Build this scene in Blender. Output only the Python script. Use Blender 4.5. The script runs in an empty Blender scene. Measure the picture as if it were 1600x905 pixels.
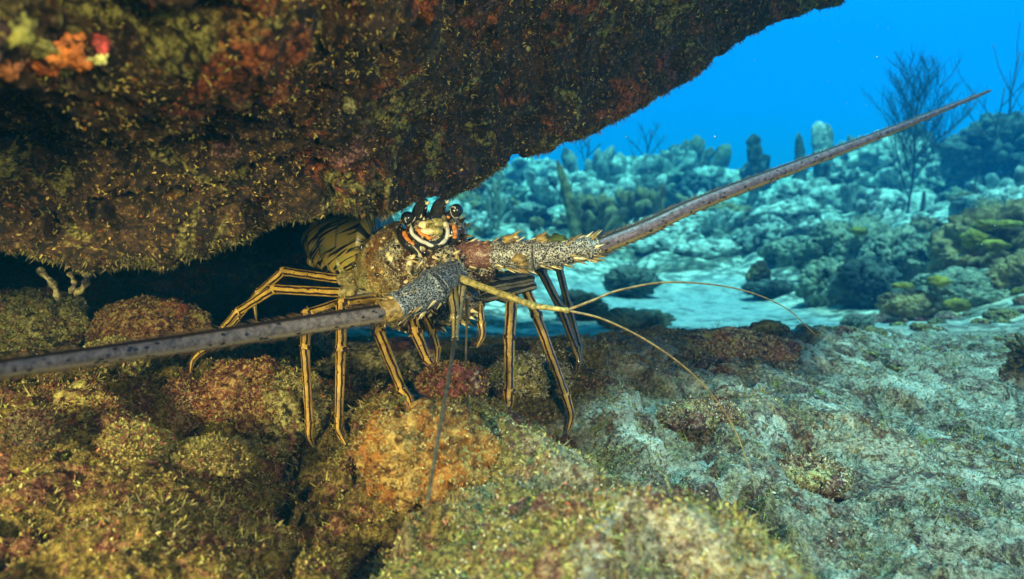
import bpy, math, random
import numpy as np
from mathutils import Vector, Matrix
from mathutils.bvhtree import BVHTree

# ------------------------------------------------------------------ camera, water light, sun, strobes, exposure
scn = bpy.context.scene
COL = scn.collection
F = 1042.0                      # focal length in pixels of a 1600 px wide frame
PITCH = math.radians(8.0)
CAM = np.array([0.0, 0.0, 0.5])
FW = np.array([0.0, math.cos(PITCH), -math.sin(PITCH)])
UP = np.array([0.0, math.sin(PITCH), math.cos(PITCH)])
RT = np.array([1.0, 0.0, 0.0])

cam_d = bpy.data.cameras.new('camera'); cam = bpy.data.objects.new('camera', cam_d); COL.objects.link(cam)
cam.location = CAM.tolist(); cam.rotation_euler = (math.pi / 2 - PITCH, 0, 0)
cam_d.sensor_width = 36; cam_d.lens = 36 * F / 1600
cam_d.clip_start = 0.01; cam_d.clip_end = 300
cam_d.dof.use_dof = True; cam_d.dof.focus_distance = 0.50; cam_d.dof.aperture_fstop = 9.5
scn.camera = cam

world = bpy.data.worlds.new('World'); scn.world = world; world.use_nodes = True
wn = world.node_tree; wn.nodes.clear()
wo = wn.nodes.new('ShaderNodeOutputWorld'); bg = wn.nodes.new('ShaderNodeBackground')
tc = wn.nodes.new('ShaderNodeTexCoord'); sx = wn.nodes.new('ShaderNodeSeparateXYZ'); cr = wn.nodes.new('ShaderNodeValToRGB')
mr = wn.nodes.new('ShaderNodeMapRange'); mr.inputs[1].default_value = -1; mr.inputs[2].default_value = 1
wn.links.new(tc.outputs['Generated'], sx.inputs[0]); wn.links.new(sx.outputs['Z'], mr.inputs[0]); wn.links.new(mr.outputs[0], cr.inputs[0])
wn.links.new(cr.outputs[0], bg.inputs[0]); wn.links.new(bg.outputs[0], wo.inputs[0])
el = cr.color_ramp.elements
el[0].position = 0.0; el[0].color = (0.0, 0.03, 0.06, 1)
el[1].position = 1.0; el[1].color = (0.04, 0.62, 0.80, 1)
for pos, c in ((0.42, (0.0, 0.12, 0.30)), (0.5, (0.0, 0.26, 0.90)), (0.60, (0.0, 0.27, 0.95)), (0.78, (0.01, 0.42, 0.92))):
    e = el.new(pos); e.color = (*c, 1)
my = wn.nodes.new('ShaderNodeMapRange'); my.inputs[1].default_value = -0.6; my.inputs[2].default_value = 0.7; my.inputs[3].default_value = .08; my.inputs[4].default_value = 1.06
wn.links.new(sx.outputs['Y'], my.inputs[0]); wn.links.new(my.outputs[0], bg.inputs[1])

def lamp(kind, name, loc, color, energy, **kw):
    l = bpy.data.lights.new(name, kind); o = bpy.data.objects.new(name, l); COL.objects.link(o)
    o.location = loc; l.color = color; l.energy = energy
    for k, v in kw.items(): setattr(l, k, v)
    return o
sun = lamp('SUN', 'sun', (0, 0, 5), (0.60, 0.97, 1.0), 5.0, angle=math.radians(8))
sun.rotation_euler = Vector((-0.04, 0.16, -1.0)).to_track_quat('-Z', 'Y').to_euler()
# the two strobes on the photographer's arms, beside the camera
def strobe(name, loc, aim, color, energy, size=0.05):
    o = lamp('SPOT', name, loc, color, energy, shadow_soft_size=size, spot_size=math.radians(125), spot_blend=0.9)
    o.rotation_euler = (Vector(aim) - Vector(loc)).to_track_quat('-Z', 'Y').to_euler()
    return o
strobe('strobe_lamp', (-0.36, -0.05, 0.50), (-0.06, 0.50, 0.50), (1.0, 0.78, 0.38), 19.0, size=.03)
strobe('strobe_lamp', (0.18, -0.10, 0.56), (0.0, 0.50, 0.62), (1.0, 0.80, 0.42), 9.5)

scn.view_settings.view_transform = 'Standard'; scn.view_settings.look = 'None'
scn.view_settings.gamma = 1; scn.view_settings.exposure = 0.45
scn.cycles.use_denoising = True
scn.cycles.max_bounces = 4; scn.cycles.diffuse_bounces = 2; scn.cycles.glossy_bounces = 2
scn.cycles.volume_bounces = 0; scn.cycles.transmission_bounces = 2
scn.cycles.use_adaptive_sampling = True; scn.cycles.adaptive_threshold = 0.02
scn.cycles.sample_clamp_indirect = 4

# ------------------------------------------------------------------ helpers
def P(px, py, d):
    return CAM + d * FW + ((px - 800) / F * d) * RT + ((452.5 - py) / F * d) * UP

def _hash(ix, iy, iz, seed):
    h = (ix.astype(np.int64) * 374761393 + iy.astype(np.int64) * 668265263 + iz.astype(np.int64) * 2147483647 + seed * 1274126177) & 0xffffffff
    h = ((h ^ (h >> 13)) * 1274126177) & 0xffffffff
    h = ((h ^ (h >> 16)) * 2246822519) & 0xffffffff
    return (h ^ (h >> 15)) & 0xffffffff

def noise(p, seed=0):
    i = np.floor(p).astype(np.int64); f = p - i
    u = f * f * f * (f * (f * 6 - 15) + 10)
    out = np.zeros(len(p))
    for dx in (0, 1):
        for dy in (0, 1):
            for dz in (0, 1):
                h = _hash(i[:, 0] + dx, i[:, 1] + dy, i[:, 2] + dz, seed)
                gx = (h & 1023) / 511.5 - 1; gy = ((h >> 10) & 1023) / 511.5 - 1; gz = ((h >> 20) & 1023) / 511.5 - 1
                w = (u[:, 0] if dx else 1 - u[:, 0]) * (u[:, 1] if dy else 1 - u[:, 1]) * (u[:, 2] if dz else 1 - u[:, 2])
                out += w * (gx * (f[:, 0] - dx) + gy * (f[:, 1] - dy) + gz * (f[:, 2] - dz))
    return out * 1.3

def fbm(p, scale, octs=4, seed=0, gain=0.5, ridged=False):
    p = p * scale; a = 1.0; s = np.zeros(len(p))
    for o in range(octs):
        n = noise(p, seed + o)
        s += a * ((0.4 - np.abs(n)) * 1.6 if ridged else n)
        p = p * 2.03 + 17.1; a *= gain
    return s

def worley(p, seed=0):
    i = np.floor(p).astype(np.int64); best = np.full(len(p), 9.0)
    for dx in (-1, 0, 1):
        for dy in (-1, 0, 1):
            for dz in (-1, 0, 1):
                c = i + (dx, dy, dz)
                h = _hash(c[:, 0], c[:, 1], c[:, 2], seed)
                q = c + np.stack([(h & 1023) / 1023., ((h >> 10) & 1023) / 1023., ((h >> 20) & 1023) / 1023.], 1)
                best = np.minimum(best, ((q - p) ** 2).sum(1))
    return np.sqrt(best)

def lobes(p, scale, seed=0):                 # rounded bumps with creases between them, 0..1
    return np.sqrt(np.clip(1 - worley(p * scale, seed) ** 2 * 1.25, 0, 1))

def sstep(a, b, x):
    t = np.clip((x - a) / (b - a), 0, 1); return t * t * (3 - 2 * t)

def mesh_np(name, v, faces, mats, smooth=True, col=None, mi=None, uv=None):
    """faces: (n,3) or (n,4) array, or a list of such arrays"""
    fl = faces if isinstance(faces, list) else [faces]
    fl = [np.asarray(f, dtype=np.int32) for f in fl if len(f)]
    me = bpy.data.meshes.new(name)
    v = np.asarray(v, dtype=np.float32)
    nl = sum(f.size for f in fl); nf = sum(len(f) for f in fl)
    me.vertices.add(len(v)); me.vertices.foreach_set('co', v.ravel())
    me.loops.add(nl); li = np.concatenate([f.ravel() for f in fl]); me.loops.foreach_set('vertex_index', li)
    me.polygons.add(nf)
    tot = np.concatenate([np.full(len(f), f.shape[1], dtype=np.int32) for f in fl])
    st = np.concatenate([[0], np.cumsum(tot)[:-1]]).astype(np.int32)
    me.polygons.foreach_set('loop_start', st); me.polygons.foreach_set('loop_total', tot)
    for m in (mats if isinstance(mats, (list, tuple)) else [mats]): me.materials.append(m)
    if mi is not None: me.polygons.foreach_set('material_index', np.asarray(mi, dtype=np.int32))
    me.polygons.foreach_set('use_smooth', np.full(nf, smooth))
    if col is not None:
        a = me.color_attributes.new('tint', 'FLOAT_COLOR', 'POINT')
        c = np.ones((len(v), 4), dtype=np.float32); c[:, :col.shape[1]] = col; a.data.foreach_set('color', c.ravel())
    if uv is not None:
        l = me.uv_layers.new(name='UVMap'); l.data.foreach_set('uv', np.asarray(uv, dtype=np.float32)[li].ravel())
    me.update(); me.validate()
    return me

def link(name, me, parent=None, label=None, cat=None, group=None, kind=None, loc=None):
    o = bpy.data.objects.new(name, me); COL.objects.link(o)
    if parent is not None: o.parent = parent
    if loc is not None: o.location = loc
    if label: o['label'] = label
    if cat: o['category'] = cat
    if group: o['group'] = group
    if kind: o['kind'] = kind
    return o

def grid_faces(nr, nc, wrap=False):
    r, c = np.meshgrid(np.arange(nr - 1), np.arange(nc if wrap else nc - 1), indexing='ij')
    a = r * nc + c; b = r * nc + (c + 1) % nc
    return np.stack([a, b, b + nc, a + nc], -1).reshape(-1, 4)

def vnormals(v, f):
    n = np.zeros_like(v)
    t = f if f.shape[1] == 3 else np.concatenate([f[:, [0, 1, 2]], f[:, [0, 2, 3]]])
    fn = np.cross(v[t[:, 1]] - v[t[:, 0]], v[t[:, 2]] - v[t[:, 0]])
    for k in range(3): np.add.at(n, t[:, k], fn)
    return n / (np.linalg.norm(n, axis=1, keepdims=True) + 1e-12)

_ico = {}
def ico(sub):
    if sub not in _ico:
        import bmesh
        bm = bmesh.new(); bmesh.ops.create_icosphere(bm, subdivisions=sub, radius=1)
        bm.verts.ensure_lookup_table()
        _ico[sub] = (np.array([x.co[:] for x in bm.verts]), np.array([[q.index for q in f.verts] for f in bm.faces])); bm.free()
    return _ico[sub][0].copy(), _ico[sub][1]

# ---- materials
def nt(name):
    m = bpy.data.materials.new(name); m.use_nodes = True; t = m.node_tree; t.nodes.clear()
    out = t.nodes.new('ShaderNodeOutputMaterial'); b = t.nodes.new('ShaderNodeBsdfPrincipled'); t.links.new(b.outputs[0], out.inputs[0])
    return m, t, b
def N(t, kind, **kw):
    n = t.nodes.new(kind)
    for k, v in kw.items():
        if k.startswith('i_'):
            key = k[2:]; n.inputs[int(key) if key.isdigit() else key].default_value = v
        else: setattr(n, k, v)
    return n
def ramp(t, src, stops, interp='LINEAR'):
    r = t.nodes.new('ShaderNodeValToRGB'); r.color_ramp.interpolation = interp
    e = r.color_ramp.elements
    e[0].position = stops[0][0]; e[0].color = (*stops[0][1], 1) if len(stops[0][1]) == 3 else stops[0][1]
    e[1].position = stops[-1][0]; e[1].color = (*stops[-1][1], 1)
    for p, c in stops[1:-1]:
        x = e.new(p); x.color = (*c, 1)
    t.links.new(src, r.inputs[0]); return r.outputs[0]
def mix(t, fac, a, b, mode='MIX'):
    m = t.nodes.new('ShaderNodeMix'); m.data_type = 'RGBA'; m.blend_type = mode
    for s, v in ((0, fac), (6, a), (7, b)):
        if hasattr(v, 'is_output') or isinstance(v, bpy.types.NodeSocket): t.links.new(v, m.inputs[s])
        elif s == 0: m.inputs[0].default_value = v
        else: m.inputs[s].default_value = (*v, 1)
    return m.outputs[2]
def noi(t, co, scale, detail=3, rough=0.6, dist=0.0):
    n = N(t, 'ShaderNodeTexNoise', i_Scale=scale, i_Detail=detail, i_Roughness=rough, i_Distortion=dist)
    t.links.new(co, n.inputs['Vector']); return n.outputs['Fac']
def vor(t, co, scale, feature='F1', out='Distance', rnd=1.0):
    n = N(t, 'ShaderNodeTexVoronoi', feature=feature, i_Scale=scale, i_Randomness=rnd)
    t.links.new(co, n.inputs['Vector']); return n.outputs[out]
def thr(t, src, lo, hi):
    m = t.nodes.new('ShaderNodeMapRange'); m.interpolation_type = 'SMOOTHSTEP'
    m.inputs[1].default_value = lo; m.inputs[2].default_value = hi; t.links.new(src, m.inputs[0]); return m.outputs[0]
def bump(t, b, h, strength, dist):
    n = N(t, 'ShaderNodeBump', i_Strength=strength, i_Distance=dist); t.links.new(h, n.inputs['Height']); t.links.new(n.outputs[0], b.inputs['Normal'])

def encrusted(name, dark, mid, lite, patchA, patchB, s=1.0, rough=0.85, gain=1.0):
    """mottled living rock: two tones of turf over a base, with crust patches; s = size factor of the pattern"""
    m, t, b = nt(name); co = N(t, 'ShaderNodeNewGeometry').outputs['Position']
    fine = noi(t, co, 260 / s, 4, 0.75); med = noi(t, co, 46 / s, 4, 0.7, 0.6); big = noi(t, co, 11 / s, 3, 0.6, 0.8); big2 = noi(t, co, 17 / s, 3, 0.6, 1.2)
    base = mix(t, thr(t, med, 0.40, 0.60), dark, mid)
    base = mix(t, thr(t, fine, 0.47, 0.60), base, lite)
    pa = mix(t, thr(t, fine, 0.44, 0.62), patchA, tuple(min(1, c * 2.1 + 0.02) for c in patchA))
    pb = mix(t, thr(t, fine, 0.42, 0.62), patchB, tuple(min(1, c * 2.0 + 0.02) for c in patchB))
    base = mix(t, thr(t, big, 0.55, 0.62), base, pa)
    base = mix(t, thr(t, big2, 0.56, 0.63), base, pb)
    v = vor(t, co, 190 / s)
    base = mix(t, thr(t, v, 0.55, 0.85), base, tuple(c * 0.35 for c in dark))
    t.links.new(base, b.inputs['Base Color']); b.inputs['Roughness'].default_value = rough; b.inputs['Specular IOR Level'].default_value = 0.25
    h = N(t, 'ShaderNodeMath', operation='ADD'); t.links.new(fine, h.inputs[0]); t.links.new(med, h.inputs[1])
    bump(t, b, h.outputs[0], 0.9, 0.003 * s)
    return m

def tinted(name, rough=0.8, scale=300, spec=0.3, var=0.45):
    m, t, b = nt(name); a = N(t, 'ShaderNodeAttribute', attribute_name='tint')
    co = N(t, 'ShaderNodeNewGeometry').outputs['Position']
    n = noi(t, co, scale, 3, 0.7)
    g = ramp(t, n, [(0.3, (1 - var,) * 3), (0.7, (1 + var,) * 3)])
    c = mix(t, 1.0, a.outputs['Color'], g, 'MULTIPLY'); t.links.new(c, b.inputs['Base Color'])
    b.inputs['Roughness'].default_value = rough; b.inputs['Specular IOR Level'].default_value = spec
    return m
turf_mat = tinted('turf')

def tufts(v, f, count, length, palette, zone_scale, seed, width=0.28, mask=None, nblade=3, spread=0.9, dirbias=None, dthr=-.25):
    """tiny bent blades scattered over triangles -> verts, tri faces, colours"""
    rng = np.random.default_rng(seed)
    t = f if f.shape[1] == 3 else np.concatenate([f[:, [0, 1, 2]], f[:, [0, 2, 3]]])
    if mask is not None: t = t[mask[t].all(1)]
    A = v[t[:, 0]]; B = v[t[:, 1]]; C = v[t[:, 2]]
    cn = np.cross(B - A, C - A); ar = np.linalg.norm(cn, axis=1); cn /= (ar[:, None] + 1e-15)
    ctr = (A + B + C) / 3
    dist = np.linalg.norm(ctr - CAM, axis=1)
    w = ar / (dist ** 1.6); w /= w.sum()
    k = rng.choice(len(t), count, p=w)
    r1 = np.sqrt(rng.random(count))[:, None]; r2 = rng.random(count)[:, None]
    p = (1 - r1) * A[k] + r1 * (1 - r2) * B[k] + r1 * r2 * C[k]; n = cn[k]; dist = dist[k]
    dens = fbm(p, zone_scale * 3, 3, seed + 5); keep = dens > dthr; p, n, dist = p[keep], n[keep], dist[keep]; count = len(p)
    z = fbm(p, zone_scale, 3, seed + 9) + 0.35 * rng.standard_normal(count)
    pal = np.array(palette); idx = np.clip(((z + 0.75) / 1.5 * len(pal)).astype(int), 0, len(pal) - 1)
    c = pal[idx] * (0.75 + 0.45 * rng.random((count, 1)))
    V = []; Cc = []
    for b in range(nblade):
        d = n + spread * rng.standard_normal((count, 3)) * 0.6
        if dirbias is not None: d = d + np.array(dirbias)
        d /= np.linalg.norm(d, axis=1, keepdims=True)
        L = (length * (0.45 + 0.9 * rng.random(count)) * (0.55 + 0.45 * np.clip(dist / 0.5, 0.5, 3)))[:, None]
        s = np.cross(d, rng.standard_normal((count, 3))); s /= np.linalg.norm(s, axis=1, keepdims=True); s *= L * width * 0.5
        bend = rng.standard_normal((count, 3)) * L * 0.25
        base = p - n * L * 0.15
        V += [base - s, base + s, base + d * L * 0.6 + bend + s * 0.9, base + d * L + bend * 1.6 - s * 0.3]
        Cc += [c * 0.85, c * 0.85, c, c * 1.1]
    V = np.stack(V, 1).reshape(-1, 3); Cc = np.clip(np.stack(Cc, 1).reshape(-1, 3), 0, 1)
    q = np.arange(len(V)).reshape(-1, 4)
    return V, q, Cc

# ------------------------------------------------------------------ seabed
ctrl = [(0,905,.28),(400,905,.27),(800,905,.27),(1200,905,.30),(1600,905,.33),
 (0,760,.34),(200,760,.36),(400,770,.37),(600,790,.38),(800,750,.40),(1000,740,.45),(1200,750,.46),(1400,750,.50),(1600,750,.55),
 (0,640,.42),(200,640,.45),(400,660,.47),(490,705,.455),(540,695,.47),(645,655,.455),(785,662,.49),(885,682,.47),(900,590,.62),(300,592,.53),
 (1000,640,.58),(1200,640,.62),(1400,640,.68),(1600,640,.72),(1050,575,.74),(1250,570,.80),(1450,560,.92),(1600,560,1.0),
 (900,545,.85),(1100,522,.92),(1300,525,1.0),(1500,510,1.25),(1600,505,1.3),
 (1000,520,1.7),(1150,515,1.75),(1000,500,2.2),(1200,498,2.3),(1300,482,2.7),(1100,470,3.0),(1000,440,3.5),(850,520,1.8),
 (1350,507,1.5),(1500,494,1.6),(1400,474,2.3),(1550,446,2.2),(1400,500,1.8),(1450,472,1.85),(1600,455,1.65),(1600,385,2.3),(1450,400,3.1),(1300,400,3.5),
 (1100,412,4.0),(900,405,4.2),(1100,368,5),(1200,340,6),(1400,320,6.2),(1340,250,7.0),(1480,270,7.4),(1600,300,6.5),
 (900,345,6),(780,335,6),(1000,316,8),(1100,310,8.2),(850,298,9),(1230,290,8),
 (400,575,.9),(550,575,.85),(650,560,.85),(720,560,.85),(820,560,.8),(450,490,1.8),(300,490,1.5),(550,460,2.5),(700,400,4),(600,385,5),(0,470,1.4),(200,420,4)]
cp = np.array([P(*c) for c in ctrl])
extra = [(-2, -2, .33), (2, -2, .35), (0, -.4, .33), (-.5, 0, .36), (.6, 0, .33), (-1.2, .4, .45), (1.5, .6, .38), (-1.5, 1.5, .4), (-6, 6, .9), (6, 2.5, .7), (9, 6, 1.2), (0, -6, .3),
         (-12, 14, .5), (0, 14, .3), (12, 14, .5), (-30, 40, 0), (0, 40, 0), (30, 40, 0), (-30, 10, 0), (30, 10, .5), (4.5, 8.5, .7), (7, 12, .4), (1.5, 11, .5)]
cp = np.concatenate([cp, np.array(extra, float)])
def warp(x, y):
    yy = np.where(y > -0.2, y, -0.2 + (y + 0.2) * 0.3) + 0.45
    return np.stack([x / np.maximum(yy, .25) * 1.6, np.log(np.maximum(yy, .05)) * 1.6], -1)
wc = warp(cp[:, 0], cp[:, 1])
Kd = np.linalg.norm(wc[:, None] - wc[None], axis=-1)
rw = np.linalg.solve(np.block([[Kd - 0.010 * np.eye(len(cp)), np.ones((len(cp), 1))], [np.ones((1, len(cp))), np.zeros((1, 1))]]), np.append(cp[:, 2], 0))
def base_h(x, y):
    w = warp(x, y); out = np.full(len(w), rw[-1])
    for i in range(len(cp)): out += rw[i] * np.sqrt(((w - wc[i]) ** 2).sum(-1) + 1e-4)
    return out
ys = np.concatenate([np.linspace(-6, 0.0, 26)[:-1], np.linspace(0.0, .18, 30)[:-1], np.linspace(.18, 1.05, 430)[:-1], np.geomspace(1.05, 46, 330)])
us = np.linspace(-1, 1, 760); us = us * 0.75 + 0.25 * us ** 3
hw = 0.42 + 0.98 * np.maximum(ys, 0) + 0.5 * np.maximum(-ys, 0) ** 1.2
X = us[None] * hw[:, None]; Y = np.repeat(ys[:, None], len(us), 1)
x = X.ravel(); y = Y.ravel(); h = base_h(x, y)
def seg(x, y, a, b):                           # distance to a segment on the ground
    a = np.array(a); b = np.array(b); d = b - a; t = np.clip(((x - a[0]) * d[0] + (y - a[1]) * d[1]) / (d @ d), 0, 1)
    return np.hypot(x - a[0] - t * d[0], y - a[1] - t * d[1])
p3 = np.stack([x, y, np.zeros_like(x)], 1)
near = 1 - sstep(0.9, 1.5, y)
h += near * 0.034 * np.exp(-(seg(x, y, (-.045, .41), (.045, .25)) / .052) ** 2)
h -= near * 0.030 * np.exp(-(seg(x, y, (.03, .50), (.17, .26)) / .030) ** 2)
h -= near * 0.012 * np.exp(-(seg(x, y, (-.16, .42), (-.07, .22)) / .028) ** 2)
h += near * 0.016 * np.exp(-(seg(x, y, (.06, .62), (.36, .50)) / .05) ** 2)
sandy = sstep(1.1, 1.5, y) * (1 - sstep(2.9, 3.7, y)) * sstep(-.1, .4, x) * (1 - sstep(.58, .82, x - 0.15 * y))
rel = 1 - 0.93 * sandy
left = 1 - sstep(-.15, .1, x)
fb1 = fbm(p3, 7, 3, 3); fb2 = lobes(p3 + 0.02 * fbm(p3, 20, 2, 8)[:, None], 16, 5); fb3 = lobes(p3 + 0.006 * fbm(p3, 60, 2, 8)[:, None], 46, 6); fb4 = fbm(p3, 120, 3, 7, ridged=True)
crev = sstep(.10, .34, fbm(p3, 11, 3, 91)); crev2 = sstep(.12, .4, fbm(p3 + .004 * fbm(p3, 80, 2, 8)[:, None], 33, 3, 92))
h += rel * near * (0.016 * fb1 + (0.021 + 0.006 * left) * (fb2 - .6) + (0.0055 + .004 * left) * (fb3 - .6) + 0.0032 * fb4 - .020 * crev - .007 * crev2)
farr = sstep(0.9, 2.5, y) * rel
h += farr * (0.10 * fbm(p3, 0.9, 3, 31) + 0.13 * (lobes(p3 + .1 * fbm(p3, 2, 2, 5)[:, None], 1.9, 11) - .6) + 0.06 * (lobes(p3, 5.5, 12) - .6)) * np.clip((y - .9) / 4, .1, 1.6)
h += sstep(.9, 1.5, y) * 0.010 * fbm(p3, 9, 4, 21) * (1 - .3 * sandy)
sv = np.stack([x, y, h], 1); sf = grid_faces(len(ys), len(us))
ground_bvh = BVHTree.FromPolygons(sv[::1].tolist(), sf.tolist())
def gz(xx, yy):
    r = ground_bvh.ray_cast(Vector((xx, yy, 20)), Vector((0, 0, -1)))[0]
    return r.z if r else 0.0
def ground_depth(px, py, default=.5):
    d = Vector(P(px, py, 1) - CAM).normalized(); r = ground_bvh.ray_cast(Vector(CAM), d)[0]
    return default if r is None else float(np.dot(np.array(r) - CAM, FW))

m, t, b = nt('seabed'); co = N(t, 'ShaderNodeNewGeometry').outputs['Position']
sp = N(t, 'ShaderNodeSeparateXYZ'); t.links.new(co, sp.inputs[0])
fine = noi(t, co, 300, 5, 0.8); grit = noi(t, co, 650, 2, 0.7); med = noi(t, co, 42, 4, 0.7, 0.8); big = noi(t, co, 10, 3, 0.6, 0.8); big2 = noi(t, co, 15, 3, 0.65, 1.5)
wob = N(t, 'ShaderNodeMath', operation='MULTIPLY_ADD', i_1=0.9, i_2=-0.45); t.links.new(big, wob.inputs[0])
xs = N(t, 'ShaderNodeMath', operation='ADD'); t.links.new(sp.outputs['X'], xs.inputs[0]); t.links.new(wob.outputs[0], xs.inputs[1])
side = thr(t, xs.outputs[0], -0.02, 0.26)
olive = mix(t, thr(t, fine, .40, .64), (.040, .028, .008), (.25, .185, .045))
olive = mix(t, thr(t, med, .52, .62), olive, mix(t, thr(t, fine, .45, .6), (.07, .022, .016), (.30, .17, .085)))
pale = mix(t, thr(t, fine, .38, .64), (.15, .135, .10), (.50, .47, .37))
pale = mix(t, thr(t, med, .49, .60), pale, mix(t, thr(t, fine, .45, .62), (.055, .040, .028), (.34, .27, .15)))
c = mix(t, side, olive, pale)
red = mix(t, thr(t, fine, .46, .62), (.06, .022, .014), (.24, .12, .07)); c = mix(t, thr(t, big2, .55, .62), c, red)
grn = mix(t, thr(t, grit, .4, .6), (.10, .11, .015), (.33, .33, .07)); c = mix(t, thr(t, big, .64, .70), c, grn)
mot = N(t, 'ShaderNodeMath', operation='MULTIPLY'); t.links.new(thr(t, noi(t, co, 27, 5, .75, 1.4), .50, .58), mot.inputs[0]); t.links.new(side, mot.inputs[1])
c = mix(t, mot.outputs[0], c, mix(t, thr(t, fine, .42, .62), (.045, .025, .028), (.24, .17, .13)))
mo2 = N(t, 'ShaderNodeMath', operation='MULTIPLY'); t.links.new(thr(t, noi(t, co, 8, 5, .7, 2.0), .55, .61), mo2.inputs[0]); t.links.new(side, mo2.inputs[1])
c = mix(t, mo2.outputs[0], c, mix(t, thr(t, fine, .38, .6), (.30, .31, .26), (.62, .62, .52)))
far_ = thr(t, sp.outputs['Y'], 0.95, 1.6)
fn = noi(t, co, 14, 5, .75); fn2 = noi(t, co, 3.2, 4, .65, .6)
rub = mix(t, thr(t, fn, .42, .60), (.08, .10, .085), (.80, .80, .64)); rub = mix(t, thr(t, fn2, .50, .60), rub, mix(t, thr(t, fn, .45, .6), (.05, .06, .045), (.26, .26, .18)))
sa = N(t, 'ShaderNodeAttribute', attribute_name='tint')
sandc = mix(t, thr(t, noi(t, co, 22, 5, .7), .35, .6), (.17, .25, .25), (.34, .45, .43))  # teal of the water-filtered light painted into the sand colour
sandc = mix(t, thr(t, noi(t, co, 7, 4, .7, 1), .55, .63), sandc, (.05, .07, .06))
rub = mix(t, sa.outputs['Fac'], rub, sandc)
c = mix(t, far_, c, rub); t.links.new(c, b.inputs['Base Color']); b.inputs['Roughness'].default_value = .9; b.inputs['Specular IOR Level'].default_value = .2
hh = N(t, 'ShaderNodeMath', operation='ADD'); t.links.new(fine, hh.inputs[0]); t.links.new(grit, hh.inputs[1]); bump(t, b, hh.outputs[0], .9, .0025)
seabed_mat = m
link('seabed', mesh_np('seabed', sv, sf, seabed_mat, col=np.repeat(sandy[:, None], 3, 1)), kind='structure')

# turf on the near ground
mk = (sv[:, 1] < 1.15) & (sv[:, 1] > 0.1)
gm = mk & (sv[:, 0] < 0.12); 
olives = [(.10, .03, .02), (.20, .09, .03), (.30, .25, .06), (.26, .22, .08), (.36, .34, .13), (.22, .24, .04), (.13, .10, .05), (.33, .13, .07)]
pales = [(.10, .04, .035), (.24, .19, .10), (.38, .34, .22), (.48, .45, .34), (.36, .32, .15), (.14, .13, .05), (.46, .44, .34), (.12, .07, .06)]
V1, Q1, C1 = tufts(sv, sf, 95000, .0015, olives, 16, 1, mask=gm, width=.85, spread=1.4)
V2, Q2, C2 = tufts(sv, sf, 70000, .0012, pales, 16, 2, mask=mk & (sv[:, 0] > -0.03), width=.9, spread=1.5)
V3, Q3, C3 = tufts(sv, sf, 60000, .0044, [(.10, .05, .02), (.26, .20, .05), (.34, .30, .10), (.22, .22, .05), (.30, .26, .13)], 7, 3, mask=mk, width=.13, spread=1.0, dthr=.16, nblade=4)
link('algae_turf', mesh_np('algae_turf', np.concatenate([V1, V2, V3]), np.concatenate([Q1, Q2 + len(V1), Q3 + len(V1) + len(V2)]), turf_mat, smooth=False, col=np.concatenate([C1, C2, C3])),
     label='short fuzzy algae turf covering the near seabed', cat='algae turf', kind='stuff')

# ------------------------------------------------------------------ overhanging ledge
edge = np.array([(-1300, 470), (-500, 440), (-200, 415), (0, 400), (130, 412), (250, 396), (370, 364), (480, 339), (560, 331), (610, 330), (655, 321), (690, 306), (735, 288), (800, 246), (900, 212), (1000, 168), (1060, 128),
                 (1130, 84), (1200, 42), (1262, 16), (1310, 4), (1380, -60), (1450, -160)], float)
edep = np.array([(-1300, .30), (-500, .34), (0, .40), (300, .43), (560, .45), (640, .49), (700, .54), (900, .62), (1100, .72), (1300, .82), (1450, .9)], float)
nu, nv = 760, 560
U = np.concatenate([np.linspace(-1300, -110, 60)[:-1], np.linspace(-110, 1450, nu - 59)])
ey = np.interp(U, edge[:, 0], edge[:, 1]); ed = np.interp(U, edep[:, 0], edep[:, 1])
# section: list of (height above the edge in px, depth factor/offset) walked from the top front, down to the lip, back under and up behind
sec = []
for k, uu in enumerate(U):
    d0 = ed[k]; fr = np.clip((uu + 100) / 1300, 0, 1); thick = np.interp(uu, [-500, 900, 1200, 1450], [1, 1, .5, .1])
    rise = np.interp(uu, [-500, 500, 700, 900, 1450], [0.02, 0.05, .40, .55, .62])     # how fast the underside climbs behind the lip
    e0 = P(uu, ey[k], d0)
    topn = P(uu, ey[k] - 620 * (0.35 + .65 * thick), d0 * (0.42 + 0.22 * fr))
    mid1 = P(uu, ey[k] - 210 * (0.4 + .6 * thick), d0 * (0.80 + 0.06 * fr))
    mid2 = P(uu, ey[k] - 70, d0 * 0.955)
    wallk = np.interp(uu, [-500, 560, 690], [1, 1, 0]); fan = e0[0] / e0[1]
    b1 = e0 + np.array([0, .06, .014 + .06 * rise]); b2 = e0 + np.array([.0, .35 * thick + .08, .04 + .35 * thick * rise + .05 * rise]); b3 = e0 + np.array([0, 1.1 * thick + .15, .06 + 1.1 * thick * rise + .12])
    for bb in (b1, b2, b3): bb[0] = fan * bb[1]
    b2[2] -= .03 * wallk; b3[2] -= .62 * wallk  # back wall added at the left to keep the gap underneath dark
    tb = b3 + np.array([0, .1, .30 + .62 * wallk]); tt = topn + np.array([0, .05, .20])
    sec.append([tb, tt, topn, mid1, mid2, e0, b1, b2, b3])
sec = np.array(sec)                                                     # nu, 9, 3
par = np.array([0, .10, .16, .44, .62, .74, .80, .89, 1.0])
sv_t = np.linspace(0, 1, nv)
from numpy import interp
L = np.zeros((nv, nu, 3))
idx = np.clip(np.searchsorted(par, sv_t) - 1, 0, 7)
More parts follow.
